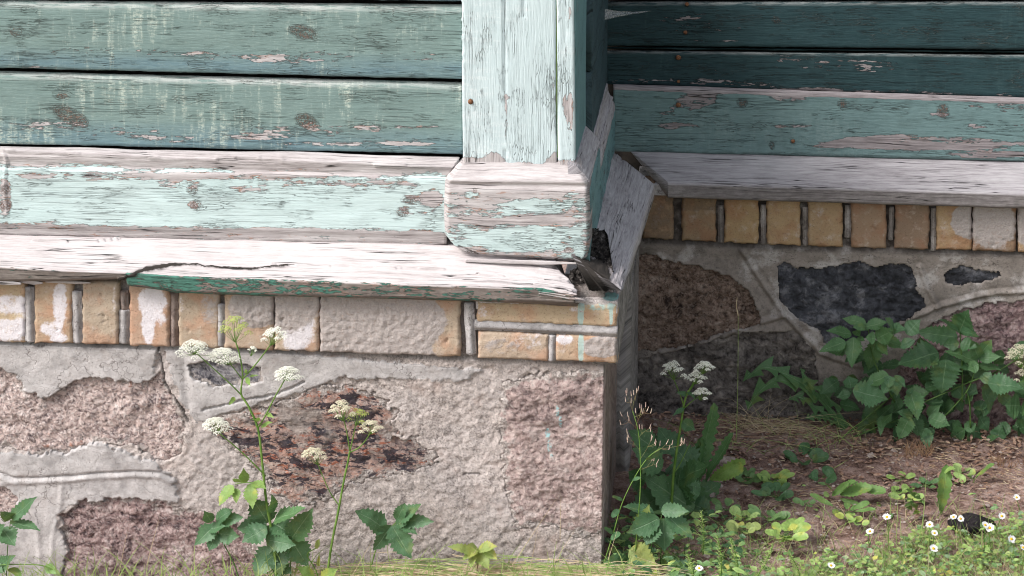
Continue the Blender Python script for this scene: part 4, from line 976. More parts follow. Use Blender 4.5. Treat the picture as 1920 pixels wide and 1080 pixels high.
def rstone(k_, mat, proud, amp, sc_, label, seed, wa=9):
    poly = R_[k_]; a = np.array(poly, float); mg = 12
    xs_ = [max(1150, a[:, 0].min()-mg), a[:, 0].max()+mg]; ys_ = [a[:, 1].min()-mg, a[:, 1].max()+mg]
    cs = [PY(x, y, YR) for x in xs_ for y in ys_]; x0 = max(.165, min(c[0] for c in cs)); x1 = min(xr1, max(c[0] for c in cs)); z0 = min(c[2] for c in cs); z1 = max(c[2] for c in cs)
    def d_(px, py):
        wx, wy = warp(px, py, wa, .035, 13); wx, wy = warp(wx, wy, 4, .13, 4); return sdf(wx, wy, poly)
    def h(X, Z, px, py):
        d = d_(px, py)
        r = amp*fbm(X*sc_, Z*sc_*1.4, seed+2, 5, .58)+amp*.9*np.abs(fbm(X*sc_*2.3, Z*sc_*3, seed+5, 4, .6))-amp*.3+amp*1.2*fbm(X*7, Z*8, seed+8, 2)+amp*.6*facet(X, Z, 18, seed+11)
        return proud+r-.012*sstep(d, 0, 10)
    return field('stone', x0, x1, max(-.02, z0), z1, .0028, YR, h, mat, rf_, keep=lambda X, Z, px, py: d_(px, py) < mg, label=label)
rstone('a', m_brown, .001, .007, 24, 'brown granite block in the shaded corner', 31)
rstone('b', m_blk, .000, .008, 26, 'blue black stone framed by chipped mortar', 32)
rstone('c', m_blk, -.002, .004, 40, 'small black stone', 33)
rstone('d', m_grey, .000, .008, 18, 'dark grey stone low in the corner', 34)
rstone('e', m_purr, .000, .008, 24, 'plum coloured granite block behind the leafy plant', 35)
YRB = .523
rt_ = lambda x: np.interp(x, [1100, 1250, 1920, 2300], [338, 346, 366, 378])
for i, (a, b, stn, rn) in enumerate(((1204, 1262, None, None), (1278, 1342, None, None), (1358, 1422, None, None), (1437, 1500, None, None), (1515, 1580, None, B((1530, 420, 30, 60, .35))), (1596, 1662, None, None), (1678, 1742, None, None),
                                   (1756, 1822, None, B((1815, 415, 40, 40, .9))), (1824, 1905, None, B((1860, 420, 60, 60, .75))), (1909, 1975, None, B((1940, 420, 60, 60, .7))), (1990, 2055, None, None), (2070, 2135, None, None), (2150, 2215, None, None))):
    brick(rf_, a, b, rt_, rbl, YRB, m_brickr, 41+i*1.7, render=rn, amp=.0014, rnd_amp=.002, grime_shade=(lambda px, py: .55+0*px) if i == 0 else ((lambda px, py: .2+.3*(py < 395)) if i < 2 else None))  # the two bricks nearest the corner are darker
for (a, b, c, d, r) in ((1349, 385, 1350, 455, .005), (1429, 384, 1430, 458, .0045), (1508, 388, 1508, 460, .0045), (1588, 385, 1588, 445, .0055), (1670, 388, 1668, 450, .004), (1749, 390, 1748, 470, .0045), (1982, 400, 1981, 475, .0045)):
    rod(rf_, (a+2, b), (c+2, d), r*.62, YRB+.009, rodd)
cap('mortar_bed', .17, xr1, YRB-.002, RY+.03, PY(1500, 356, YRB)[2]+.004, m_sidek, rf_)

# ================================================================== PLANTS
l_dark = leaf_mat('leaf_deep_green', (.034, .090, .038), (.062, .140, .056), (.20, .32, .16), .42, .22, .15)
l_shade = leaf_mat('leaf_shade_green', (.055, .138, .055), (.10, .205, .080), (.28, .40, .22), .45, .35, .2)
l_mid = leaf_mat('leaf_mid_green', (.050, .125, .058), (.085, .180, .082), (.27, .39, .24), .45, .35, .22)
l_light = leaf_mat('leaf_fresh_green', (.18, .32, .08), (.28, .42, .12), (.36, .46, .18), .45, .15, .35)
l_dand = leaf_mat('leaf_dandelion', (.11, .22, .06), (.18, .31, .09), (.30, .38, .20), .5, .15, .25)
l_yel = leaf_mat('leaf_yellow_green', (.22, .31, .08), (.34, .42, .14), (.40, .44, .2), .5, .2, .3, .5)
lw_ = {}
for nm_, a_ in (('shade', ((.048, .118, .050), (.080, .170, .070), (.20, .31, .17), .45, .3, .2)), ('mid', ((.10, .20, .07), (.16, .28, .10), (.26, .36, .18), .45, .2, .22)), ('light', ((.22, .36, .09), (.33, .48, .14), (.36, .48, .2), .45, .1, .3)),
                ('dand', ((.24, .38, .11), (.36, .50, .17), (.30, .42, .2), .5, .1, .25)), ('yel', ((.24, .33, .09), (.38, .45, .16), (.44, .5, .25), .5, .2, .3)), ('pale', ((.16, .26, .13), (.26, .36, .20), (.36, .44, .3), .5, .3, .2))): lw_[nm_] = leaf_mat('small_leaf_'+nm_, *a_, side=0.0)
m_stem = plain_mat('green_stem', (.09, .19, .03), (.17, .28, .06), 60, .5)
m_stemd = plain_mat('dark_green_stem', (.05, .11, .025), (.09, .17, .04), 60, .5)
m_stemr = plain_mat('reddish_stem', (.22, .13, .08), (.20, .22, .08), 50, .6)
m_flor = plain_mat('white_floret', (.86, .86, .80), (.82, .83, .70), 900, .6, 0, .2)
m_florc = plain_mat('cream_floret', (.78, .74, .58), (.66, .62, .44), 900, .6, 0, .2)
m_florg = plain_mat('green_bud', (.30, .38, .08), (.42, .46, .14), 900, .6)
m_straw = plain_mat('dry_straw', (.42, .32, .19), (.60, .50, .34), 90, .8)
m_strawr = plain_mat('reddish_straw', (.26, .14, .08), (.42, .28, .17), 90, .8)
m_grass = plain_mat('grass_blade', (.21, .33, .09), (.42, .52, .19), 60, .5, 0, .2)
m_grassd = plain_mat('grass_blade_dark', (.05, .11, .03), (.10, .17, .05), 60, .5, 0, .2)
m_dead = plain_mat('dead_leaf', (.22, .12, .08), (.42, .28, .21), 130, .8)
m_petal = plain_mat('white_petal', (.82, .82, .82), (.76, .76, .78), 500, .5, 0, .15)
m_disc = plain_mat('yellow_disc', (.72, .48, .02), (.62, .36, .01), 900, .7)
m_peb = plain_mat('pale_pebble', (.26, .20, .17), (.44, .37, .33), 160, .9, .001)
VIEW = -FW
rnd = random.Random(5)
def nz(v): return v/(np.linalg.norm(v)+1e-12)
def leaf_geo(b, t, w_, nrm, kind='ovate', fold=.18, droop=.10, rows=16, serr=.10, lob=5, rid=None):
    b = np.array(b, float); t = np.array(t, float); d = t-b; Ln = np.linalg.norm(d); d = d/Ln
    n_ = nz(nrm-d*(nrm@d)); s_ = np.cross(d, n_); V = []; lf = []; F = []; rid = rnd.random() if rid is None else rid
    if kind == 'lobed': rows = lob*4+2
    for i in range(rows+1):
        q = i/rows
        if kind == 'ovate': hw = 2.75*(q+.004)**.56*(1-q)**1.12; hw *= 1+1.35*serr*(1 if i % 2 else -1)*(q > .1)+.10*math.sin(q*9+rid*20)
        elif kind == 'round': hw = 2.0*math.sqrt(max(q*(1-q), 0))*1.0; hw *= 1+.03*(1 if i % 2 else -1)
        elif kind == 'lance': hw = 1.9*(q+.002)**.8*(1-q)**.55+.03; hw *= 1+serr*(1 if i % 2 else -1)
        else:
            fr_ = (q*lob) % 1.0; hw = (.25+.95*(1-fr_)**1.5)*(.35+1.0*math.sin(math.pi*min(1, q**.7)))*(1-q**6)
            if q > .86: hw = .9*(1-(q-.86)/.14)+.02
        hw = max(hw, .012)*w_*.5
        c = b+d*Ln*q-n_*droop*Ln*(q*q)+n_*.02*Ln*math.sin(q*9+rid*9)
        for s in (-1, -.5, 0, .5, 1):
            back = -.22*hw*abs(s) if kind in ('lobed',) else .10*hw*abs(s)
            V.append(c+s_*hw*s+n_*(fold*hw*abs(s)-.05*hw*(abs(s) == .5)+(.022*hw*math.sin(i*1.57+s) if rows > 8 else 0))+d*back); lf.append((q, s, rid))
    for i in range(rows):
        for j in range(4):
            a = i*5+j; F.append((a, a+1, a+6, a+5))
    return V, F, lf
def leaf_n(jit=.5, up=.5): return nz(VIEW*.8+np.array([0, 0, 1])*up+np.array([rnd.uniform(-1, 1) for _ in range(3)])*jit)
def leafo(parent, b, t, w_, mat, nrm=None, **kw):
    V, F, lf = leaf_geo(b, t, w_, leaf_n() if nrm is None else nrm, **kw)
    return mesh('leaf', V, F, mat, parent, {'lf': np.array(lf)})
def leafpx(parent, bx, by, tx, ty, w_, Y, mat, dy=-.02, **kw):
    if 'kind' not in kw: w_ *= 1.22
    b = PY(bx, by, Y); t = PY(tx, ty, Y+dy); k = np.linalg.norm(b-CAM)/FPX
    return leafo(parent, b, t, w_*k, mat, **kw)
def tube(name, pts, r0, r1, mat, parent, sides=6, kind=None):
    pts = [np.array(p, float) for p in pts]; Vs = []; F = []
    P = []
    for i in range(len(pts)-1):   # catmull-rom
        p0 = pts[max(i-1, 0)]; p1 = pts[i]; p2 = pts[i+1]; p3 = pts[min(i+2, len(pts)-1)]
        for k in range(4):
            t = k/4; P.append(.5*((2*p1)+(-p0+p2)*t+(2*p0-5*p1+4*p2-p3)*t*t+(-p0+3*p1-3*p2+p3)*t**3))
    P.append(pts[-1]); n = len(P)
    for i, c in enumerate(P):
        d = nz(P[min(i+1, n-1)]-P[max(i-1, 0)]); a = nz(np.cross(d, [.3, .9, .1])); b = np.cross(d, a); r = r0+(r1-r0)*i/(n-1)
        for k in range(sides):
            an = 2*math.pi*k/sides; Vs.append(c+(a*math.cos(an)+b*math.sin(an))*r)
    for i in range(n-1):
        for k in range(sides):
            F.append((i*sides+k, i*sides+(k+1) % sides, (i+1)*sides+(k+1) % sides, (i+1)*sides+k))
    F.append(tuple(range(sides))[::-1]); F.append(tuple((n-1)*sides+k for k in range(sides)))
    if mat is None: return Vs, F
    return mesh(name, Vs, F, mat, parent)
def spx(name, L_, Y, r0, r1, mat, parent, dy=0.0, **kw):
    n = len(L_)-1
    return tube(name, [PY(x, y, Y+dy*i/n) for i, (x, y) in enumerate(L_)], r0, r1, mat, parent, **kw)
def umbel(parent, px, py, wpx, hpx, Y, mat, joint, nu=24, nf=17, fr_=.00150, raymat=None):
    """flat-topped head of many tiny flowers on thin rays"""
    C = PY(px, py, Y); k = np.linalg.norm(C-CAM)/FPX; R = wpx*k*.5*.92; H = hpx*k*.56; J = PY(joint[0], joint[1], Y)
    V = []; F = []; RV = []; RF = []
    for i in range(nu):
        a = i*2.39996; q = math.sqrt((i+.4)/nu)
        q *= rnd.uniform(.85, 1.12)
        c = C+np.array([math.cos(a)*q*R, math.sin(a)*q*R*.9, H*(.55-.95*q*q)+rnd.uniform(-.1, .1)*H-.25*math.sin(a)*q*0])
        v_, f_ = tube('', [J, (J*.55+c*.45)+np.array([0, 0, -.001]), c], .0005, .0003, None, None, sides=3)
        o = len(RV); RV += v_; RF += [tuple(x+o for x in f) for f in f_]
        ur = R*.30
        for j in range(nf):
            b = j*2.4+i; p = math.sqrt((j+.3)/nf)
            cc = c+np.array([math.cos(b)*p*ur, math.sin(b)*p*ur, ur*(.55-.6*p*p)+rnd.uniform(-.0006, .0006)])
            n_ = nz((cc-c)*.9+np.array([0, 0, ur*.8])+VIEW*ur*.5+np.array([rnd.uniform(-1, 1) for _ in range(3)])*ur*.35)
            s1 = nz(np.cross(n_, [.2, .9, .3])); s2 = np.cross(n_, s1); o = len(V); V.append(cc+n_*.0004)
            for z in range(10):
                rr = fr_*(1.2 if z % 2 else .5)*rnd.uniform(.7, 1.2); V.append(cc+(s1*math.cos(z*.6283)+s2*math.sin(z*.6283))*rr)
            F += [(o, o+1+z, o+1+(z+1) % 10) for z in range(10)]
    mesh('flower_rays', RV, RF, raymat or m_stem, parent)
    return mesh('flower_head', V, F, mat, parent, smooth=False)
def gY(px, py, z=None): return float(PZ(px, py, ground_z(0, .3) if z is None else z)[1])

# ---- tall white umbel plant before the bright wall
YA = -.165
pa = empty('umbel_plant', 'tallest white umbel plant with five lacy heads in front of the bright plinth', 'flowering plant', tuple(PY(520, 1078, YA)))
spx('stem', [(520, 1092), (512, 1010), (500, 945), (492, 870), (484, 805), (466, 762), (452, 738), (455, 705), (450, 668), (441, 638)], YA, .0027, .0011, m_stem, pa)
for L_, r in (([(452, 740), (432, 720), (408, 698), (366, 660)], .0012), ([(455, 712), (438, 690), (428, 678)], .001), ([(455, 710), (482, 680), (508, 645)], .0012), ([(484, 802), (500, 775), (515, 745), (534, 712)], .0013), ([(498, 893), (478, 872), (450, 845), (412, 813)], .0013)):
    spx('branch', L_, YA, r, r*.7, m_stem, pa, dy=-.015)
umbel(pa, 440, 612, 60, 50, YA, m_florg, (441, 642), 15, 14, .0016)
umbel(pa, 364, 655, 66, 42, YA-.01, m_flor, (366, 664)); umbel(pa, 419, 668, 64, 40, YA, m_flor, (430, 684)); umbel(pa, 515, 628, 50, 40, YA, m_flor, (508, 648), 15)
umbel(pa, 540, 702, 54, 40, YA-.01, m_flor, (535, 714)); umbel(pa, 405, 797, 56, 34, YA-.01, m_flor, (410, 813)); umbel(pa, 474, 655, 18, 14, YA, m_flor, (470, 668), 6, 8)
for q in ((462, 700, 459, 690, 6), (462, 708, 468, 722, 8), (468, 706, 482, 702, 6), (440, 745, 430, 758, 8), (486, 790, 478, 782, 9), (490, 800, 508, 790, 9), (500, 775, 512, 782, 7), (478, 788, 470, 784, 7)): leafpx(pa, *q, YA, l_light)
for q in ((437, 910, 408, 946, 24), (442, 916, 443, 942, 15), (470, 906, 472, 954, 24), (458, 904, 457, 881, 18), (474, 905, 498, 914, 18), (440, 905, 452, 897, 16)): leafpx(pa, *q, YA-.01, l_light)
spx('leaf_stalk', [(497, 905), (485, 905), (458, 905), (440, 908)], YA, .001, .0007, m_stem, pa)
# elder-like basal leaves at its foot
pb = empty('leafy_weed', 'clump of broad dark toothed leaves at the foot of the tallest umbel plant', 'weed', tuple(PY(520, 1085, YA+.01)))
for q in ((503, 980, 472, 936, 44), (500, 985, 446, 990, 42), (500, 990, 453, 1015, 38), (505, 985, 505, 1018, 30), (513, 978, 569, 948, 36), (512, 980, 548, 1002, 40), (546, 1010, 584, 958, 40), (500, 1012, 552, 1022, 34), (512, 1028, 476, 1080, 42), (520, 1030, 524, 1078, 40), (545, 1012, 578, 1062, 40), (510, 960, 513, 930, 20), (530, 1000, 536, 1030, 36), (512, 1050, 545, 1075, 34)):
    leafpx(pb, *q, YA+rnd.uniform(-.015, .02), rnd.choice((l_mid, l_mid, l_shade)))
for L_ in ([(515, 1092), (513, 1040), (505, 985)], [(545, 1092), (545, 1050), (546, 1010)], [(530, 1090), (525, 1050), (512, 1010)]): spx('leaf_stalk', L_, YA+.005, .0013, .0009, m_stemd, pb)
pc_ = empty('leafy_weed', 'small five-part leaf on a bent stalk left of the broad leaf clump', 'weed', tuple(PY(447, 1085, YA)))
for q in ((410, 975, 452, 970, 28), (403, 985, 364, 1022, 28), (407, 1000, 392, 1032, 25), (410, 1000, 446, 1006, 32), (405, 977, 432, 955, 24), (396, 978, 384, 960, 20), (392, 992, 420, 985, 22)): leafpx(pc_, *q, YA, l_mid)
spx('leaf_stalk', [(450, 1095), (440, 1060), (425, 1030), (408, 1000), (403, 980)], YA, .0014, .0008, m_stemd, pc_)
pd = empty('leafy_weed', 'toothed leaves entering the frame at the left edge', 'weed', tuple(PY(5, 1080, YA)))
for q in ((22, 972, 64, 932, 24), (20, 978, 75, 990, 24), (3, 990, 28, 1022, 34), (22, 972, 2, 962, 22), (-6, 1066, 24, 1042, 24), (-20, 1000, 6, 985, 26), (-20, 1060, 4, 1072, 26)): leafpx(pd, *q, YA, l_mid)
spx('leaf_stalk', [(12, 1095), (14, 1030), (20, 975)], YA, .001, .0008, m_stemd, pd); spx('leaf_stalk', [(128, 1086), (85, 1062), (40, 1058), (-10, 1060)], YA-.01, .0012, .0008, m_stem, pd)
for q in ((85, 1062, 110, 1075, 16), (20, 1065, 40, 1082, 20)): leafpx(pd, *q, YA, l_dand)
# ---- second, shorter umbel plant
pe = empty('umbel_plant', 'shorter umbel plant with fading cream heads before the red and black stone', 'flowering plant', tuple(PY(616, 1078, YA)))
spx('stem', [(612, 1088), (622, 1020), (634, 960), (645, 900), (652, 868), (656, 845)], YA, .0022, .0015, m_stem, pe)
for L_, r in (([(656, 846), (652, 820), (648, 800), (643, 782)], .0012), ([(656, 846), (662, 820), (668, 790)], .0012), ([(656, 848), (672, 840), (686, 825), (696, 808)], .0011), ([(636, 948), (620, 925), (606, 895), (596, 870)], .001)):
    spx('branch', L_, YA, r, r*.7, m_stem, pe, dy=-.01)
umbel(pe, 640, 768, 52, 44, YA-.01, m_florc, (643, 790), 17); umbel(pe, 672, 780, 44, 34, YA, m_florg, (668, 798), 13, 12, .0014); umbel(pe, 696, 800, 46, 32, YA-.01, m_florc, (696, 814), 13); umbel(pe, 588, 851, 48, 28, YA-.01, m_florc, (596, 872), 14)
# ---- other leaves before the wall
pf = empty('leafy_weed', 'pair of three-part toothed leaves under the corner stone plaster', 'weed', tuple(PY(697, 1065, YA)))
for q in ((724, 992, 670, 956, 40), (734, 985, 702, 1034, 34), (735, 985, 771, 1048, 40), (746, 976, 786, 944, 28), (748, 976, 811, 978, 26), (744, 976, 757, 946, 22), (748, 978, 782, 1000, 20), (742, 985, 768, 972, 18)): leafpx(pf, *q, YA+.03, l_mid)
spx('leaf_stalk', [(694, 1070), (705, 1030), (718, 1005), (746, 976)], YA+.03, .0012, .0008, m_stem, pf)
pg = empty('leafy_weed', 'drooping yellow green seedling at the middle of the wall foot', 'weed', tuple(PY(893, 1075, YA)))
for q in ((896, 1036, 842, 1022, 20), (895, 1032, 866, 1048, 22), (895, 1030, 930, 1022, 22), (898, 1034, 916, 1066, 24), (893, 1034, 880, 1064, 20), (906, 1028, 932, 1048, 18), (896, 1030, 880, 1020, 18)): leafpx(pg, *q, YA+.02, l_yel)
spx('leaf_stalk', [(890, 1090), (896, 1060), (895, 1034)], YA+.02, .0012, .0008, m_stemr, pg)
ph = empty('bud_sprig', 'little sprig with a pale oval bud beside the shorter umbel plant', 'weed', tuple(PY(596, 1085, YA)))
spx('stem', [(600, 1092), (590, 1065), (576, 1040), (592, 1028), (595, 1022)], YA, .0012, .0007, m_stem, ph)
for q in ((595, 1030, 597, 1006, 9), (597, 1062, 598, 1040, 6)): leafpx(ph, *q, YA-.01, l_yel, fold=.6)
for q in ((590, 1085, 560, 1062, 22), (604, 1085, 630, 1068, 22), (575, 1085, 545, 1095, 20)): leafpx(ph, *q, YA-.03, l_light)

# ---- recess: umbel plant
YD = gY(1258, 965); 
pi_ = empty('umbel_plant', 'umbel plant with bright white heads growing in the shady corner', 'flowering plant', tuple(PY(1258, 965, YD)))
spx('stem', [(1258, 968), (1262, 900), (1268, 850), (1276, 800), (1283, 755), (1291, 732)], YD, .0026, .0016, m_stem, pi_)
for L_, r in (([(1282, 762), (1276, 742), (1268, 722), (1262, 708)], .001), ([(1291, 735), (1300, 722), (1305, 712)], .0011), ([(1283, 765), (1298, 752), (1312, 742)], .0009), ([(1291, 733), (1304, 712), (1316, 698)], .001), ([(1262, 890), (1276, 868), (1294, 830)], .0009)):
    spx('branch', L_, YD, r, r*.7, m_stem, pi_)
umbel(pi_, 1261, 692, 46, 40, YD, m_flor, (1263, 712), 15, 18, .0015); umbel(pi_, 1321, 688, 40, 32, YD, m_flor, (1316, 702), 13, 18, .0015); umbel(pi_, 1306, 708, 42, 26, YD, m_flor, (1303, 720), 12, 18, .0015); umbel(pi_, 1316, 737, 36, 28, YD-.01, m_flor, (1312, 750), 11, 18, .0015)
for q in ((1288, 740, 1270, 735, 9), (1290, 735, 1303, 745, 10), (1283, 765, 1262, 778, 9), (1280, 790, 1302, 806, 22)): leafpx(pi_, *q, YD, l_mid)
# broad shade leaves around it
pj = empty('leafy_weed', 'mass of broad dark leaves filling the shady corner behind the white umbels', 'weed', tuple(PY(1270, 940, YD+.05)))
for q in ((1300, 955, 1206, 890, 62), (1270, 950, 1272, 880, 60), (1280, 950, 1352, 905, 60), (1290, 905, 1308, 985, 56), (1262, 930, 1215, 950, 44), (1240, 880, 1190, 840, 50), (1240, 860, 1205, 800, 46), (1270, 850, 1235, 800, 44), (1300, 880, 1260, 830, 50),
          (1240, 930, 1180, 965, 48), (1330, 960, 1290, 940, 40), (1210, 905, 1180, 885, 40), (1275, 900, 1322, 870, 44), (1310, 930, 1280, 905, 46), (1225, 840, 1180, 805, 38), (1300, 1010, 1270, 960, 44), (1200, 1010, 1160, 965, 50), (1200, 950, 1165, 1000, 40)):
    leafpx(pj, *q, YD+rnd.uniform(.0, .09), rnd.choice((l_dark, l_shade)), dy=rnd.uniform(-.04, .02))
pk_ = empty('dock_plant', 'long upright ribbed leaves right of the white umbels in the corner', 'weed', tuple(PY(1320, 905, YD+.1)))
for q in ((1308, 905, 1344, 762, 36), (1322, 905, 1368, 812, 24), (1300, 905, 1316, 825, 30), (1330, 900, 1395, 865, 34), (1335, 900, 1390, 880, 30)):
    leafpx(pk_, *q, YD+.09, l_shade if q[3] < 850 else l_light, kind='lance', serr=.20, rows=20, fold=.45)
# fresh elder leaves low at the corner
pl_ = empty('leafy_weed', 'fresh light green toothed leaves in front of the corner foot', 'weed', tuple(PY(1240, 1040, gY(1240, 1040))))
YL = gY(1240, 1045)
for q in ((1244, 972, 1246, 1034, 38), (1248, 966, 1302, 1008, 36), (1236, 972, 1176, 1000, 38), (1226, 962, 1170, 946, 30), (1240, 956, 1290, 958, 26), (1230, 985, 1210, 1020, 36), (1200, 1000, 1215, 950, 30), (1235, 1060, 1280, 1052, 30), (1185, 1060, 1130, 1052, 36), (1180, 1062, 1150, 1085, 36), (1250, 1065, 1320, 1072, 34), (1180, 1030, 1230, 1060, 40)):
    leafpx(pl_, *q, YL+rnd.uniform(0, .03), l_mid if q[1] < 1000 and q[0] > 1210 else rnd.choice((l_dand, l_yel, l_mid)))
for L_ in ([(1238, 1060), (1240, 1010), (1240, 965)], [(1215, 1070), (1222, 1020), (1228, 965)]): spx('leaf_stalk', L_, YL+.02, .0011, .0008, m_stemd, pl_)
# wiry seed-head plant at the corner
pm_ = empty('wiry_weed', 'thin wiry weed with pinkish seed tips beside the wall corner', 'weed', tuple(PY(1195, 1050, YL)))
spx('stem', [(1190, 1060), (1194, 1000), (1200, 930), (1201, 870), (1197, 810), (1186, 770)], YL, .0011, .0007, m_stem, pm_)
spx('stem', [(1128, 1070), (1150, 1000), (1166, 945), (1190, 895), (1215, 858), (1240, 840)], YL-.02, .0010, .0006, m_stem, pm_)
tips = []
for a0, ang in (((1201, 860), -60), ((1200, 845), -130), ((1198, 820), -40), ((1196, 805), -140), ((1194, 795), -70), ((1190, 782), -25), ((1186, 772), -110), ((1186, 770), -75), ((1222, 852), -35), ((1238, 842), -10), ((1203, 880), -20)):
    ln = rnd.uniform(22, 40); e = (a0[0]+math.cos(math.radians(ang))*ln, a0[1]+math.sin(math.radians(ang))*ln); yy = YL+rnd.uniform(-.02, .02)
    tips.append((e, ((a0[0]+e[0])/2+rnd.uniform(-3, 3), (a0[1]+e[1])/2), a0, yy))
    for k in range(3):
        f = rnd.uniform(.3, 1); c0 = (a0[0]+(e[0]-a0[0])*f, a0[1]+(e[1]-a0[1])*f); aa = math.radians(ang+rnd.uniform(-75, 75)); l2 = rnd.uniform(6, 17); b0 = (c0[0]+math.cos(aa)*l2, c0[1]+math.sin(aa)*l2)
        tips.append((b0, ((c0[0]+b0[0])/2+rnd.uniform(-1, 1), (c0[1]+b0[1])/2+1), c0, yy))
RV = []; RF = []; TV = []; TF = []
for b0, md, a0, yy in tips:
    for (V_, F_, p, q, r0, r1) in ((RV, RF, [a0, md, b0], None, .0003, .0002), (TV, TF, [b0, (b0[0]+(b0[0]-a0[0])*.08, b0[1]-4), (b0[0]+(b0[0]-a0[0])*.16, b0[1]-9)], None, .0008, .0004)):
        v_, f_ = tube('', [PY(x, y, yy) for x, y in p], r0, r1, None, None, sides=4); o = len(V_); V_ += v_; F_ += [tuple(x+o for x in f) for f in f_]
mesh('twig', RV, RF, m_stemr, pm_); tag(mesh('seed_tip', TV, TF, plain_mat('pinkish_seed', (.50, .34, .30), (.66, .55, .42), 200, .7), pm_), kind='stuff')
for q in ((1168, 938, 1150, 930, 10), (1160, 955, 1148, 968, 12), (1185, 900, 1200, 895, 10), (1212, 862, 1228, 855, 10), (1150, 1000, 1135, 990, 14), (1145, 1010, 1160, 1000, 14)): leafpx(pm_, *q, YL-.02, l_mid, kind='round')

# ---- arching jagged leaves
YF2 = gY(1590, 812)
pn_ = empty('dandelion', 'arching dandelion with jagged narrow leaves bending against the recessed wall', 'weed', tuple(PY(1590, 812, YF2)))
def arch(parent, pts, w_, Y, mat, lob, name='leaf', dy=0):
    """a lobed leaf following a curve of pixels"""
    P = [PY(x, y, Y+dy*i/(len(pts)-1)) for i, (x, y) in enumerate(pts)]; Q = []
    for i in range(len(P)-1):
        p0 = P[max(i-1, 0)]; p1 = P[i]; p2 = P[i+1]; p3 = P[min(i+2, len(P)-1)]
        for k in range(8):
            t = k/8; Q.append(.5*((2*p1)+(-p0+p2)*t+(2*p0-5*p1+4*p2-p3)*t*t+(-p0+3*p1-3*p2+p3)*t**3))
    Q.append(P[-1]); n = len(Q); V = []; F = []; lf = []; rid = rnd.random(); k_ = np.linalg.norm(P[0]-CAM)/FPX
    nr = nz(VIEW+np.array([.2, 0, .5]))
    for i, c in enumerate(Q):
        q = i/(n-1); d = nz(Q[min(i+1, n-1)]-Q[max(i-1, 0)]); s_ = nz(np.cross(d, nr)); f_ = (q*lob) % 1
        for s in (-1, -.5, 0, .5, 1):
            ff_ = ((q*lob)+(.5 if s > 0 else 0)) % 1
            hw = w_*k_*.5*((.16+1.0*(1-ff_)**2.2)*(.3+.9*q) if lob else math.sin(math.pi*q**.8))*(1-q**8)
            V.append(c+s_*hw*s+nr*abs(s)*hw*.3-d*abs(s)*hw*.35*(lob > 0)); lf.append((q, s, rid))
    for i in range(n-1):
        for j in range(4): a = i*5+j; F.append((a, a+1, a+6, a+5))
    return mesh(name, V, F, mat, parent, {'lf': np.array(lf)})
for pts, w_ in (([(1585, 812), (1560, 770), (1520, 730), (1470, 700), (1430, 690), (1392, 716)], 44), ([(1590, 812), (1562, 775), (1530, 745), (1490, 720), (1450, 715), (1415, 745), (1402, 770)], 40), ([(1590, 812), (1565, 785), (1530, 765), (1500, 745), (1478, 750)], 36),
                ([(1592, 812), (1570, 768), (1545, 738), (1520, 722), (1500, 690)], 34), ([(1590, 812), (1560, 790), (1535, 780), (1510, 785)], 26)):
    arch(pn_, pts, w_, YF2-.02, l_shade, 6)
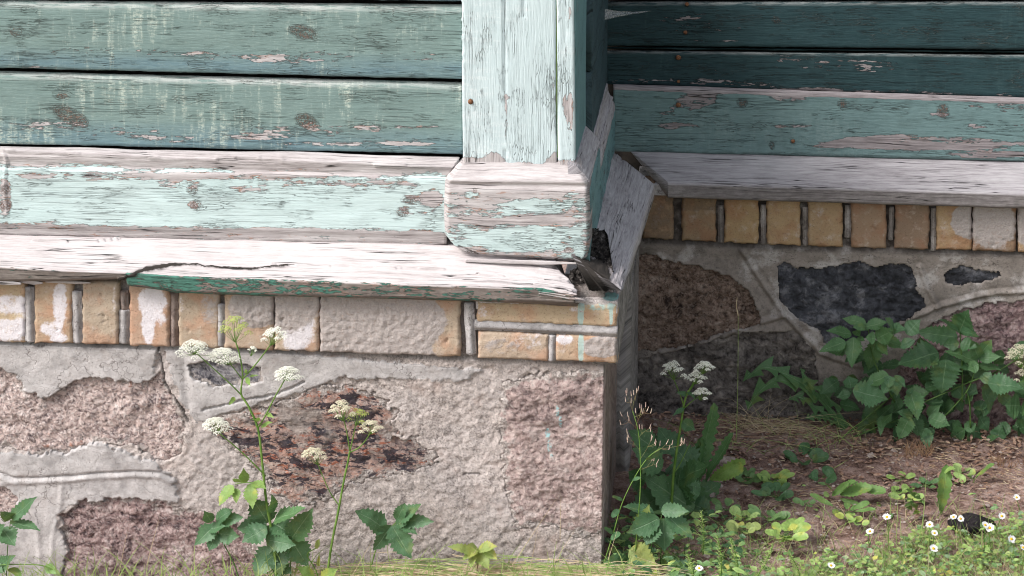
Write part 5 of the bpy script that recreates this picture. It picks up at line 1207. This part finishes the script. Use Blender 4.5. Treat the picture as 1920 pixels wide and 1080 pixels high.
# ---- the big leafy plant at the right
YG = gY(1640, 830)
pq = empty('leafy_bush', 'large dark green bushy plant with many toothed leaves against the plum stone', 'bush', tuple(PY(1690, 830, YG)))
zc_ = lambda x, y: (1500+x*.2778, 560+y*.2778)
GL = [(445, 170, 285, 125, 62, 1), (440, 190, 360, 190, 46, 1), (455, 215, 430, 160, 50, 1), (450, 190, 590, 150, 74, 1), (345, 240, 190, 205, 72, 1), (370, 245, 405, 210, 44, 1), (380, 270, 430, 275, 40, 1), (305, 290, 135, 350, 76, 1), (300, 300, 240, 382, 56, 1), (365, 262, 345, 462, 92, 1), (510, 270, 445, 260, 66, 1), (510, 278, 465, 497, 98, 1), (515, 270, 640, 210, 96, 1), (520, 290, 597, 378, 66, 1), (530, 262, 722, 330, 120, 1), (640, 230, 585, 122, 96, 2), (600, 210, 715, 200, 90, 2), (720, 240, 808, 138, 90, 2), (740, 330, 700, 262, 80, 2),
      (1062, 262, 788, 222, 108, 0), (1075, 228, 952, 128, 80, 0), (1075, 232, 1128, 82, 130, 0), (1080, 215, 1215, 248, 70, 0), (1075, 300, 960, 315, 66, 0), (1085, 300, 1190, 322, 76, 0), (935, 365, 662, 432, 165, 0), (930, 400, 900, 472, 80, 0), (985, 410, 960, 642, 170, 0), (1200, 425, 985, 335, 110, 1), (1205, 400, 1160, 285, 76, 1), (1205, 392, 1292, 282, 88, 1), (1210, 402, 1352, 388, 66, 1), (1205, 440, 1130, 482, 70, 1), (1210, 452, 1362, 470, 66, 1),
      (345, 605, 330, 520, 92, 2), (342, 640, 243, 662, 56, 2), (355, 622, 602, 672, 146, 2), (600, 520, 438, 572, 100, 1), (600, 520, 600, 604, 66, 2), (640, 520, 714, 592, 56, 2), (625, 560, 662, 652, 76, 2), (600, 560, 560, 640, 60, 2), (1240, 572, 1285, 490, 70, 2), (1238, 578, 1302, 772, 130, 2), (1268, 572, 1508, 592, 122, 2), (745, 622, 805, 812, 112, 1), (720, 620, 760, 640, 60, 2),
      (760, 792, 660, 760, 66, 2), (742, 800, 662, 952, 98, 1), (770, 805, 802, 925, 94, 1), (862, 790, 945, 722, 66, 1), (868, 800, 1012, 852, 90, 1), (850, 872, 866, 1022, 66, 2), (842, 880, 815, 945, 44, 2), (868, 870, 906, 938, 44, 2), (1112, 880, 1005, 952, 76, 1), (1130, 882, 1175, 972, 88, 1), (1110, 880, 1192, 842, 66, 1), (1482, 722, 1392, 720, 120, 1), (1500, 760, 1540, 700, 90, 1), (900, 540, 860, 470, 110, 0), (1130, 600, 1200, 640, 70, 0), (1260, 700, 1240, 800, 60, 0), (560, 790, 540, 920, 50, 1), (560, 840, 620, 780, 50, 1), (1480, 560, 1560, 640, 90, 1), (1420, 860, 1330, 900, 80, 0), (1480, 880, 1560, 840, 90, 0)]
for q in GL:
    b = zc_(q[0], q[1]); t = zc_(q[2], q[3]); yy = YG-.01-.05*(q[5] == 2)-.02*(q[5] == 1)+rnd.uniform(-.02, .02)
    leafpx(pq, b[0], b[1], t[0], t[1], q[4]*.2778*1.08, yy, (l_dark, l_shade, l_mid)[q[5]], dy=rnd.uniform(-.03, .01), rows=20)
for i in range(110):
    x = rnd.uniform(1560, 1960); y = rnd.uniform(650, 835); a = rnd.uniform(0, 6.28); ln = rnd.uniform(26, 48)
    leafpx(pq, x, y, x+math.cos(a)*ln, y+math.sin(a)*ln*.8, ln*.62, YG+rnd.uniform(-.01, .035), rnd.choice((l_dark, l_dark, l_dark, l_shade)), dy=rnd.uniform(-.02, .02))
for L_ in ([(180, 1030), (320, 910), (500, 760), (640, 640)], [(300, 960), (420, 910), (540, 860), (760, 790)], [(700, 760), (880, 680), (1140, 565)], [(900, 860), (1000, 770), (1130, 620), (1175, 500)], [(1140, 565), (1290, 510), (1350, 480), (1480, 400)], [(1095, 700), (1095, 480), (1080, 230)], [(850, 1000), (800, 900), (760, 800)], [(640, 700), (500, 420), (460, 200)], [(1150, 870), (1145, 700), (1120, 620)]):
    spx('stem', [zc_(*p) for p in L_], YG-.015, .0016, .001, m_stemd, pq)
pr_ = empty('umbel_plant', 'fading cream umbel reaching in from the right edge above the bush', 'flowering plant', tuple(PY(1960, 830, YG)))
spx('stem', [(1965, 835), (1950, 760), (1925, 700), (1912, 680)], YG-.04, .002, .0012, m_stem, pr_)
umbel(pr_, 1912, 668, 54, 60, YG-.04, m_florc, (1914, 690), 20, 16, .0016); umbel(pr_, 1925, 700, 44, 36, YG-.045, m_florc, (1922, 716), 14, 14, .0015)

# ---- weeds out on the soil
def rosette(x, y, label, n, ln, w_, mat, kind='ovate', spread=1.0, grp=None, name='weed', up=.5, lean=0, lob=5):
    Y = gY(x, y); o = empty(name, label, 'weed', tuple(PY(x, y, Y)), grp)
    n = int(n*1.5)+1
    for i in range(n):
        a = 6.28*i/n+rnd.uniform(-.5, .5)+lean; l = ln*rnd.uniform(.45, 1.1)
        base = PY(x, y, Y)+np.array([0, 0, .002]); tip = base+np.array([math.cos(a)*spread, math.sin(a)*spread, up*rnd.uniform(.5, 1.2)])*l
        st_ = base+(tip-base)*.35
        tube('leaf_stalk', [base, st_], .0007, .0005, m_stemd, o, sides=4)
        leafo(o, st_, tip, w_*rnd.uniform(.4, .8), mat, nrm=nz(np.array([rnd.uniform(-.3, .3), -.55, .8])), kind=kind, lob=lob)
    return o
W_ = [(1400, 902, 'cluster of round dark leaves right of the dock plant', 7, .035, .026, lw_['mid'], 'round'), (1450, 905, 'bright round-leaved weed on the soil left of the straw', 9, .036, .026, lw_['light'], 'round'), (1455, 935, 'trailing dull round leaves below the bright weed', 6, .04, .028, lw_['shade'], 'round'),
      (1505, 870, 'dusty round leaves trailing across the upper soil', 6, .045, .03, lw_['shade'], 'round'), (1540, 900, 'single grey green round leaf pair on bare soil', 3, .035, .028, lw_['shade'], 'round'), (1362, 960, 'seedling with one round leaf in front of the corner plants', 3, .03, .026, lw_['mid'], 'round'),
      (1398, 975, 'small fresh seedling beside the one-leaf seedling', 4, .03, .024, lw_['dand'], 'round'), (1440, 975, 'young weed with a reddish stem in the middle of the soil', 5, .034, .026, lw_['mid'], 'round'), (1470, 1010, 'leafy sprig of bright oval leaves below the soil middle', 9, .042, .03, lw_['light'], 'round'),
      (1395, 1000, 'pale seedling low in front of the bare soil', 4, .034, .026, lw_['yel'], 'round'), (1512, 948, 'tiny dark seedling on the open soil', 3, .022, .018, lw_['mid'], 'round'), (1590, 978, 'two small round leaves under the fallen dandelion leaf', 3, .024, .02, lw_['light'], 'round'), (1608, 985, 'tiny bright leaf pair on soil before the daisies', 3, .022, .018, lw_['dand'], 'round'),
      (1688, 902, 'single small bright oval leaf on the soil', 2, .026, .022, lw_['light'], 'round'), (1685, 925, 'yellowish three-leaved seedling behind the left daisy', 4, .028, .022, lw_['light'], 'round'), (1700, 940, 'pale leaf low behind the tall leaf', 3, .03, .022, lw_['dand'], 'round'), (1812, 890, 'small twin leaves between tall leaf and spoon leaf', 3, .03, .024, lw_['dand'], 'round'),
      (1792, 905, 'low oval leaf beside the tall upright leaf', 2, .024, .024, lw_['dand'], 'round'), (1735, 915, 'dull jagged little weed left of the tall upright leaf', 5, .032, .016, l_shade, 'ovate'), (1585, 965, 'broad jagged leaf lying on the soil', 4, .055, .026, l_dand, 'lance'), (1240, 905, 'dark seedlings at the foot of the white umbels', 5, .05, .03, l_dark, 'ovate')]
for x, y, lab, n, ln, w_, mat, kd in W_: rosette(x, y, lab, n, ln, w_, mat, kd)
ps = empty('dandelion', 'dandelion rosette with crumpled leaves in the middle of the soil', 'weed', tuple(PY(1585, 935, gY(1585, 935))))
YY = gY(1585, 935)
for q in ((1575, 928, 1632, 912, 34), (1610, 918, 1660, 920, 30), (1560, 930, 1590, 905, 18), (1575, 935, 1618, 950, 14), (1565, 930, 1552, 905, 10), (1570, 925, 1600, 900, 22)): leafpx(ps, *q, YY, l_dand, kind='lance', fold=.35, serr=.12)
pt = empty('dandelion', 'single tall upright jagged leaf standing in the soil', 'weed', tuple(PY(1764, 962, gY(1764, 962))))
YT = gY(1764, 962)
leafpx(pt, 1764, 962, 1776, 878, 32, YT, l_dand, kind='lance', serr=.12, rows=14, fold=.22, nrm=leaf_n(0, .1)); leafpx(pt, 1772, 884, 1788, 876, 14, YT-.01, l_light); leafpx(pt, 1764, 962, 1752, 930, 12, YT, l_dand)
pu = empty('spoon_leaf_weed', 'small weed with one spoon-shaped leaf near the right edge', 'weed', tuple(PY(1825, 905, gY(1825, 905))))
YU = gY(1825, 905); spx('leaf_stalk', [(1825, 906), (1828, 898), (1834, 892)], YU, .0009, .0007, m_stem, pu, sides=4); leafpx(pu, 1830, 895, 1860, 868, 20, YU, l_dand, kind='lance', serr=.02); leafpx(pu, 1826, 900, 1815, 890, 10, YU, l_dand)
pv = empty('curly_weed', 'curly crinkled green weed left of the tall leaf', 'weed', tuple(PY(1720, 965, gY(1720, 965))))
YV = gY(1720, 965)
for i in range(12): x = 1716+rnd.uniform(-8, 10); y = 962-i*3.6; leafpx(pv, x, y, x+rnd.choice((-1, 1))*rnd.uniform(8, 13), y-rnd.uniform(-4, 6), 9, YV, l_dand, fold=.7, serr=.2)
# feathery yarrow shoots
def feather(x0, y0, x1, y1, label, wpx=26, grp='feathery yarrow shoots at the corner foot'):
    Y = gY(x0, min(y0, 1078)); o = empty('yarrow_shoot', label, 'weed', tuple(PY(x0, y0, Y)), grp)
    a, b = PY(x0, y0, Y), PY(x1, y1, Y-.01); ax = nz(b-a); ln = np.linalg.norm(b-a); k = np.linalg.norm(a-CAM)/FPX
    tube('stem', [a, (a+b)/2+np.array([.003, 0, 0]), b], .0012, .0006, m_stem, o, sides=5); V = []; F = []
    for i in range(60):
        f = .05+.95*(i+rnd.random())/60; c = a+(b-a)*f; an = i*2.4; r = wpx*k*.5*(.4+.6*math.sin(math.pi*min(1, f*1.02)))*rnd.uniform(.3, 1.1)
        e = c+np.array([math.cos(an), math.sin(an)*.8, rnd.uniform(.1, .9)])*r; w_ = .0006; s_ = nz(np.cross(e-c, VIEW))*w_; o_ = len(V); V += [c-s_*.5, c+s_*.5, (c+e)/2+s_+ax*.0006, e, (c+e)/2-s_+ax*.0006]; F += [(o_, o_+1, o_+2, o_+3, o_+4)]
    mesh('frond', V, F, m_grass, o, smooth=False)
feather(1318, 1040, 1315, 958, 'upright feathery yarrow shoot left of the daisy', 30); feather(1352, 1080, 1345, 1005, 'feathery yarrow shoot behind the lowest daisy', 30); feather(1385, 1082, 1370, 1010, 'leaning feathery yarrow shoot', 24)
feather(1420, 1080, 1450, 1020, 'yarrow frond bending right over the soil', 26); feather(1300, 1085, 1290, 1040, 'short yarrow tuft at the bottom edge', 30); feather(1500, 1082, 1480, 1040, 'yarrow tuft at the bottom edge before the weeds', 28)
# daisies
def daisy(x, y, bx, by, label, r=.0078, tilt=None, closed=False):
    Y = gY(bx, min(by, 1079)); B_ = PY(bx, by, Y); H = PY(x, y, Y-.01)
    o = empty('daisy', label, 'daisy', tuple(B_), 'daisies on the soil and lawn edge'); r *= rnd.uniform(.85, 1.15)
    tube('stem', [B_, (B_+H)/2+np.array([rnd.uniform(-.004, .004), 0, 0]), H], .0007, .0006, m_stem, o, sides=5)
    n_ = nz(VIEW*.75+np.array([rnd.uniform(-.9, .9), rnd.uniform(-.4, .4), rnd.uniform(.5, 1.3)])) if tilt is None else nz(np.array(tilt)); s1 = nz(np.cross(n_, [.1, .9, .2])); s2 = np.cross(n_, s1); V = []; F = []
    np_ = 19
    for i in range(np_):
        a = 6.283*i/np_+rnd.uniform(-.08, .08); d = s1*math.cos(a)+s2*math.sin(a); q = np.cross(n_, d); rr = r*rnd.uniform(.8, 1.1); w_ = r*.17; o_ = len(V)
        for f, ww in ((.2, .5), (.55, 1), (.85, .95), (1, .35)): c = H+d*rr*f+n_*(.0012*f+.0025*f*f*(1 if closed else .2)+rnd.uniform(-.0004, .0004)); V += [c-q*w_*ww, c+q*w_*ww]
        F += [(o_+2*j, o_+2*j+1, o_+2*j+3, o_+2*j+2) for j in range(3)]
    mesh('petals', V, F, m_petal, o, smooth=False); V = [H+n_*.0026]; F = []
    for k, (rr, hh) in enumerate(((.18, .0024), (.30, .0016), (.34, .0002))):
        for i in range(10): a = i*.6283; V.append(H+(s1*math.cos(a)+s2*math.sin(a))*r*rr+n_*hh)
    F = [(0, 1+i, 1+(i+1) % 10) for i in range(10)]+[(1+k*10+i, 11+k*10+i, 11+k*10+(i+1) % 10, 1+k*10+(i+1) % 10) for k in range(2) for i in range(10)]
    mesh('disc', V, F, m_disc, o)
for x, y, bx, by, lab in ((1663, 970, 1665, 1030, 'daisy on a tall stalk, second from the left on the open soil'), (1631, 997, 1630, 1025, 'low daisy tilted left on bare soil'), (1743, 984, 1738, 1030, 'daisy at the left edge of the weed carpet, upper of the stacked three'), (1752, 1000, 1754, 1040, 'daisy in the middle of the stacked three'),
                          (1750, 1029, 1749, 1060, 'lowest daisy of the stacked three'), (1788, 970, 1800, 1010, 'smaller daisy touching the one before the dark clod'), (1801, 973, 1812, 1020, 'large daisy in front of the dark clod'), (1847, 985, 1846, 1030, 'daisy with drooping petals right of the dark clod'), (1878, 968, 1866, 1010, 'daisy facing right above the lawn edge'),
                          (1906, 933, 1915, 965, 'highest daisy close to the right edge'), (1896, 1011, 1898, 1045, 'pale daisy sunk among weeds near the right edge'), (1918, 1027, 1915, 1060, 'daisy cut by the right edge'), (1856, 990, 1853, 1030, 'yellowish half-closed daisy beside the drooping one'), (1311, 1066, 1313, 1092, 'lone daisy at the bottom below the wall corner'), (1558, 1061, 1552, 1085, 'daisy among leaves at the bottom edge')):
    daisy(x, y, bx, by, lab, r=.0066 if 'smaller' not in lab else .006)
# dark clod
YC_ = gY(1822, 990); cc = PY(1822, 978, YC_)
lumps('dark_clod', [(cc+np.array([0, 0, -.004]), .030), (cc+np.array([.02, .004, -.006]), .020), (cc+np.array([-.022, .002, -.007]), .018)], rough_mat('charred_clod', [(.008, .007, .009), (.022, .018, .02), (.05, .045, .045)], 120, .002), None, 1, .35, (1, .8, .55))
tag(bpy.data.objects['dark_clod'], 'dark charred lump half hidden behind two daisies on the soil', 'clod')
cc = PY(1362, 868, gY(1362, 880))
lumps('pale_stone', [(cc, .016)], m_peb, None, 1, .4, (1.2, .8, .7)); tag(bpy.data.objects['pale_stone'], 'pale pinkish stone lying behind the bright round-leaved weed', 'stone')
# cobweb in the upper corner
def cobweb():
    a = [PY(1126, 14, .52), PY(1126, 38, .52), PY(1160, 30, .57), PY(1250, 12, .595), PY(1160, 20, .57), PY(1140, 27, .54)]
    m = M('cobweb_silk'); g = m.n('ShaderNodeNewGeometry').outputs['Position']
    tr = m.n('ShaderNodeBsdfTransparent'); df = m.n('ShaderNodeBsdfDiffuse', {'Color': (.75, .75, .78, 1)})
    mm = m.n('ShaderNodeMixShader', {0: m.lin(m.noise(g, 300, 4, .6), .3, .7, .12, .5)}); m.nt.links.new(tr.outputs[0], mm.inputs[1]); m.nt.links.new(df.outputs[0], mm.inputs[2]); o = m.n('ShaderNodeOutputMaterial'); m.nt.links.new(mm.outputs[0], o.inputs[0])
    V = []; F = []; n = 14
    for i in range(n+1):
        f = i/n; x = 1122+(1255-1122)*f; yc = 27-12*f*f; hgt = 13*(1-f)**3+.6
        for j in range(4): V.append(PY(x, yc+(j/3-.5)*2*hgt+.5*math.sin(i*2.1+j), .50+.105*min(1, f*1.3)+.004*math.sin(j*2)))
    for i in range(n):
        for j in range(3): a_ = i*4+j; F.append((a_, a_+1, a_+5, a_+4))
    tag(mesh('cobweb', V, F, m.m, None), 'dusty white cobweb stretched across the upper corner', 'cobweb')
cobweb()

# ---- grass, straw, litter and the low weed carpet
def blades(name, L_, mat, label, cat='grass', seg=4):
    V = []; F = []
    for b, d, ln, w_, bend in L_:
        b = np.array(b); d = nz(np.array(d, float)); s_ = np.cross(d, VIEW); s_ = nz(s_+.0001)*w_*.5; o = len(V)
        for i in range(seg+1):
            f = i/seg; c = b+d*ln*f+np.array(bend)*ln*f*f; k = (1-f)**.6; V += [c-s_*k, c+s_*k] if i < seg else [c-s_*.08, c+s_*.08]
        F += [(o+2*i, o+2*i+1, o+2*i+3, o+2*i+2) for i in range(seg)]
    return tag(mesh(name, V, F, mat, None, smooth=False), label, cat, kind='stuff')
def gpt(px, py, dz=0.0):
    p = PZ(px, py, .03); z = float(ground_z(p[0], p[1])); p = PZ(px, py, z+dz); return p
U = rnd.uniform
L1 = []; L2 = []; L3 = []
for i in range(520):   # trampled dry grass lying along the wall foot
    x = U(560, 1190); y = 1082-abs(rnd.gauss(0, 1))*15*(.5+.5*math.sin((x-560)/200.)) if x > 600 else U(1068, 1084); b = PY(x, y, U(-.15, -.09)); a = U(-.25, .45); sgn = rnd.choice((-1, 1, 1))
    (L1 if rnd.random() < .55 else L2).append((b, (sgn, U(-.3, .2), a), U(.05, .16), U(.0008, .0018), (0, 0, -a*.8-U(0, .15))))
for i in range(170):
    x = U(-20, 1180); b = PY(x, U(1076, 1092), U(-.2, -.1)); L2.append((b, (U(-.7, .7), U(-.3, .2), 1), U(.03, .09), U(.001, .002), (U(-.4, .4), 0, -.2)))
for x, y, tx, ty in ((960, 1060, 1050, 925), (1050, 1010, 1052, 920), (990, 1085, 1010, 985), (1140, 1050, 1160, 985), (1240, 1060, 1180, 1040), (220, 1090, 240, 990), (660, 1080, 700, 1010), (1020, 1085, 1080, 990), (860, 1085, 905, 1010), (275, 1060, 300, 965)):
    b = PY(x, y, -.15); t = PY(tx, ty, -.16); L1.append((b, t-b, np.linalg.norm(t-b), .0011, (0, 0, 0)))
for i in range(200):
    b = PY(U(-20, 1180), U(1070, 1088), U(-.16, -.09)); L2.append((b, (U(-.9, .9), U(-.3, .2), 1), U(.015, .05), U(.0008, .0018), (U(-.4, .4), 0, -.3)))
blades('dry_grass', L1, m_straw, 'dry straw grass matted along the foot of the bright wall'); blades('green_grass', L2, m_grass, 'green grass blades along the foot of the bright wall')
L1 = []; L2 = []
for i in range(95):   # tuft in front of the recess stones
    b = gpt(1420+U(-35, 50), 800+U(-8, 12)); a = U(-1.2, 1.6); L1.append((b, (a, U(-.5, .1), U(.25, 1.0)), U(.03, .13), U(.0005, .001), (a*.5, 0, -U(.2, .7))))
for i in range(60):
    b = gpt(1720+U(-26, 30), 850+U(-4, 8)); L2.append((b, (U(-.6, .6), U(-.5, 0), 1), U(.02, .05), .0012, (U(-.3, .3), 0, -.2)))
for i in range(40):
    b = gpt(1890+U(-30, 60), 870+U(-6, 8)); L2.append((b, (U(-.6, .6), U(-.5, 0), 1), U(.02, .045), .0012, (U(-.3, .3), 0, -.2)))
blades('dry_grass', L1, m_straw, 'dry grass tuft leaning out from the foot of the recessed wall'); blades('dry_grass', L2, m_strawr, 'reddish dry grass stubs under the big bush')
gs = empty('grass_stalk', 'single very thin grass stalk standing in front of the recessed wall', 'grass', tuple(PY(1384, 815, YD+.15)))
spx('stem', [(1380, 830), (1383, 740), (1384, 650), (1384, 590)], YD+.12, .0006, .0004, m_grass, gs, sides=4); spx('seed_head', [(1384, 592), (1381, 575), (1382, 558)], YD+.12, .0011, .0004, m_straw, gs, sides=5)
L1 = []; L2 = []
for i in range(260):
    b = gpt(U(1150, 1440), U(985, 1090)); a = U(-.8, .8); (L1 if rnd.random() < .6 else L2).append((b, (a, U(-.4, .2), 1), U(.02, .085), U(.0006, .0013), (a*.6, 0, -U(.1, .5))))
for i in range(90):
    b = gpt(U(1240, 1640), U(800, 860)); a = U(-1, 1); L2.append((b, (a, U(-.4, .1), U(.4, 1)), U(.03, .10), U(.0005, .0011), (a*.5, 0, -U(.2, .6))))
blades('green_grass', L1, m_grassd, 'thin dark grass tangled round the wall corner plants'); blades('green_grass', L2, m_grass, 'thin fresh grass blades round the wall corner and recess foot')
def tangle(name, n, mat, label):
    V = []; F = []; lf = []
    for _ in range(n):
        x = U(1150, 1400); y = U(960, 1085); p = gpt(x, y, U(.003, .045)); a = U(0, 6.28); s = U(.006, .016); tip = p+np.array([math.cos(a), math.sin(a)*.7, U(-.2, .6)])*s*1.5
        v_, f_, l_ = leaf_geo(p, tip, s*U(.5, 1.0), nz(np.array([U(-.7, .7), U(-1.1, -.1), 1])), rnd.choice(('ovate', 'lance')), .2, .2, rows=5); o = len(V); V += v_; F += [tuple(q+o for q in f) for f in f_]; lf += l_
    tag(mesh(name, V, F, mat, None, {'lf': np.array(lf)}), label, 'weeds', kind='stuff')
tangle('leaf_tangle', 150, lw_['mid'], 'tangle of small green leaves at the wall corner foot'); tangle('leaf_tangle', 110, l_dark, 'dark small leaves beneath the corner weeds'); tangle('leaf_tangle', 60, lw_['dand'], 'fresh small leaves among the corner tangle')
# litter on the soil
V = []; F = []; V2 = []; F2 = []
def bits(n, reg, smin, smax, asp, Vl, Fl, lift=.003):
    for _ in range(n):
        p = gpt(*reg()); p = np.array([p[0], p[1], float(ground_z(p[0], p[1]))+U(.001, .009)]); a = U(0, 6.28); s = U(smin, smax); d = np.array([math.cos(a), math.sin(a), U(-.3, .45)])*s; q = np.array([-math.sin(a), math.cos(a), U(-.4, .4)])*s*asp; o = len(Vl); k = U(-.3, .5)*s*asp
        Vl += [p-d, p-d*.2-q+[0, 0, k], p+d*.6-q*.7, p+d, p+d*.5+q*.8, p-d*.3+q+[0, 0, k]]; Fl += [(o, o+1, o+2, o+3), (o, o+3, o+4, o+5)]
def soilreg():
    while True:
        x = U(1170, 1990); y = U(770, 1075)
        if x < 1190+0*(y-800): continue
        return x, y
bits(1900, lambda: (U(1180, 2000), 775+abs(rnd.gauss(0, 1))*75), .002, .0085, .42, V, F)
bits(900, soilreg, .0015, .005, .45, V, F)
tag(mesh('dead_leaves', V, F, m_dead, None, smooth=False), 'brown dead leaf scraps scattered over the soil', 'leaf litter', kind='stuff')
L1 = []; L2 = []
SC = [soilreg() for _ in range(46)]
for i in range(2000):
    x, y = soilreg() if rnd.random() < .35 else (lambda c: (max(1180, c[0]+rnd.gauss(0, 24)), min(1078, c[1]+rnd.gauss(0, 9))))(rnd.choice(SC)); p = gpt(x, y, U(.001, .006)); a = U(0, 6.28); (L1 if rnd.random() < .55 else L2).append((p, (math.cos(a), math.sin(a), U(-.1, .15)), U(.006, .026), U(.0005, .0012), (U(-.4, .4), U(-.4, .4), -.05)))
blades('straw_litter', L1, m_straw, 'pale straw scattered over the soil', 'straw'); blades('twig_litter', L2, m_strawr, 'thin reddish twigs and stalks scattered over the soil', 'twigs')
V = []; F = []
bits(1500, soilreg, .001, .004, .8, V, F); bits(120, soilreg, .003, .006, .8, V, F); bits(40, soilreg, .004, .010, .8, V, F)
tag(mesh('pebbles', V, F, m_peb, None, smooth=False), 'small pale pebbles and crumbs of plaster on the soil', 'pebbles', kind='stuff')
# weed carpet
def carpet(name, n, inside, mats, label, s0=.003, s1=.009, hmax=.03):
    for mi, mat in enumerate(mats):
        V = []; F = []; lf = []
        for _ in range(n//len(mats)):
            for _t in range(60):
                x, y = U(1150, 2250), U(905, 1240)
                if rnd.random() < inside(x, y): break
            else: continue
            p = gpt(x, y); h = U(.002, hmax); a = U(0, 6.28); s = U(s0, s1); c = p+np.array([0, 0, h]); tip = c+np.array([math.cos(a), math.sin(a)*.8, U(-.1, .5)])*s*1.6
            v_, f_, l_ = leaf_geo(c, tip, s*U(.7, 1.2), nz(np.array([U(-.8, .8), U(-1.1, .1), 1])), rnd.choice(('round', 'lance', 'ovate')), .15, .15, rows=4); o = len(V); V += v_; F += [tuple(q+o for q in f) for f in f_]; lf += l_
        tag(mesh(name, V, F, mat, None, {'lf': np.array(lf)}), label[mi], 'weeds', kind='stuff')
def car_in(x, y):
    top = np.interp(x, [1150, 1480, 1560, 1650, 1700, 1760, 1800, 1900, 2000, 2300], [1085, 1078, 1052, 1035, 1018, 1000, 993, 985, 975, 960])
    e = (y-top+9*math.sin(x*.07)+6*math.sin(x*.19))/16; return max(0, min(1, e))*(.35+.65*(math.sin(x*.045+y*.06)+math.sin(x*.11-y*.09+2) > -.5))*(1 if x > 1450 or y > 1085 else .35)
carpet('weed_carpet', 10000, car_in, (lw_['dand'], lw_['light'], lw_['yel'], lw_['mid'], lw_['pale']), ('dense low green weeds along the lawn edge', 'bright green small leaves along the lawn edge', 'yellowish small leaves along the lawn edge', 'darker clover leaves among the lawn edge weeds', 'greyish pale leaves among the lawn edge weeds'))
carpet('sparse_weeds', 520, lambda x, y: (.5 if y > 1040 and x < 1500 else .04) if y < 1090 else .2, (lw_['mid'], lw_['dand']), ('scattered small dark leaves on the soil', 'scattered small fresh leaves on the soil'), .004, .011, .012)
L1 = []; L2 = []
for i in range(6500):
    x = U(1380, 2150); y = U(960, 1150)
    if rnd.random() > max(.12, car_in(x, y)): continue
    p = gpt(x, y); a = U(-.5, .5); (L1 if rnd.random() < .7 else L2).append((p, (a, U(-.4, .3), 1), U(.02, .06), U(.0006, .0014), (a*.5, 0, -U(0, .3))))
for x, y, tx, ty in ((1668, 975, 1672, 915), (1680, 1030, 1684, 925), (1690, 1020, 1688, 965), (1722, 1030, 1735, 940), (1728, 1010, 1738, 880), (1842, 1055, 1838, 950), (1855, 1020, 1852, 960), (1870, 1000, 1885, 920), (1810, 1080, 1795, 1000), (1445, 1070, 1478, 1000), (1560, 880, 1590, 862), (1770, 960, 1800, 925)):
    b = gpt(x, y); t = PY(tx, ty, b[1]); L1.append((b, t-b, np.linalg.norm(t-b), .0016, (0, 0, 0)))
blades('green_grass', L1, m_grass, 'green grass blades rising among the lawn edge weeds'); blades('dry_grass', L2, m_straw, 'dry grass stalks among the lawn edge weeds')
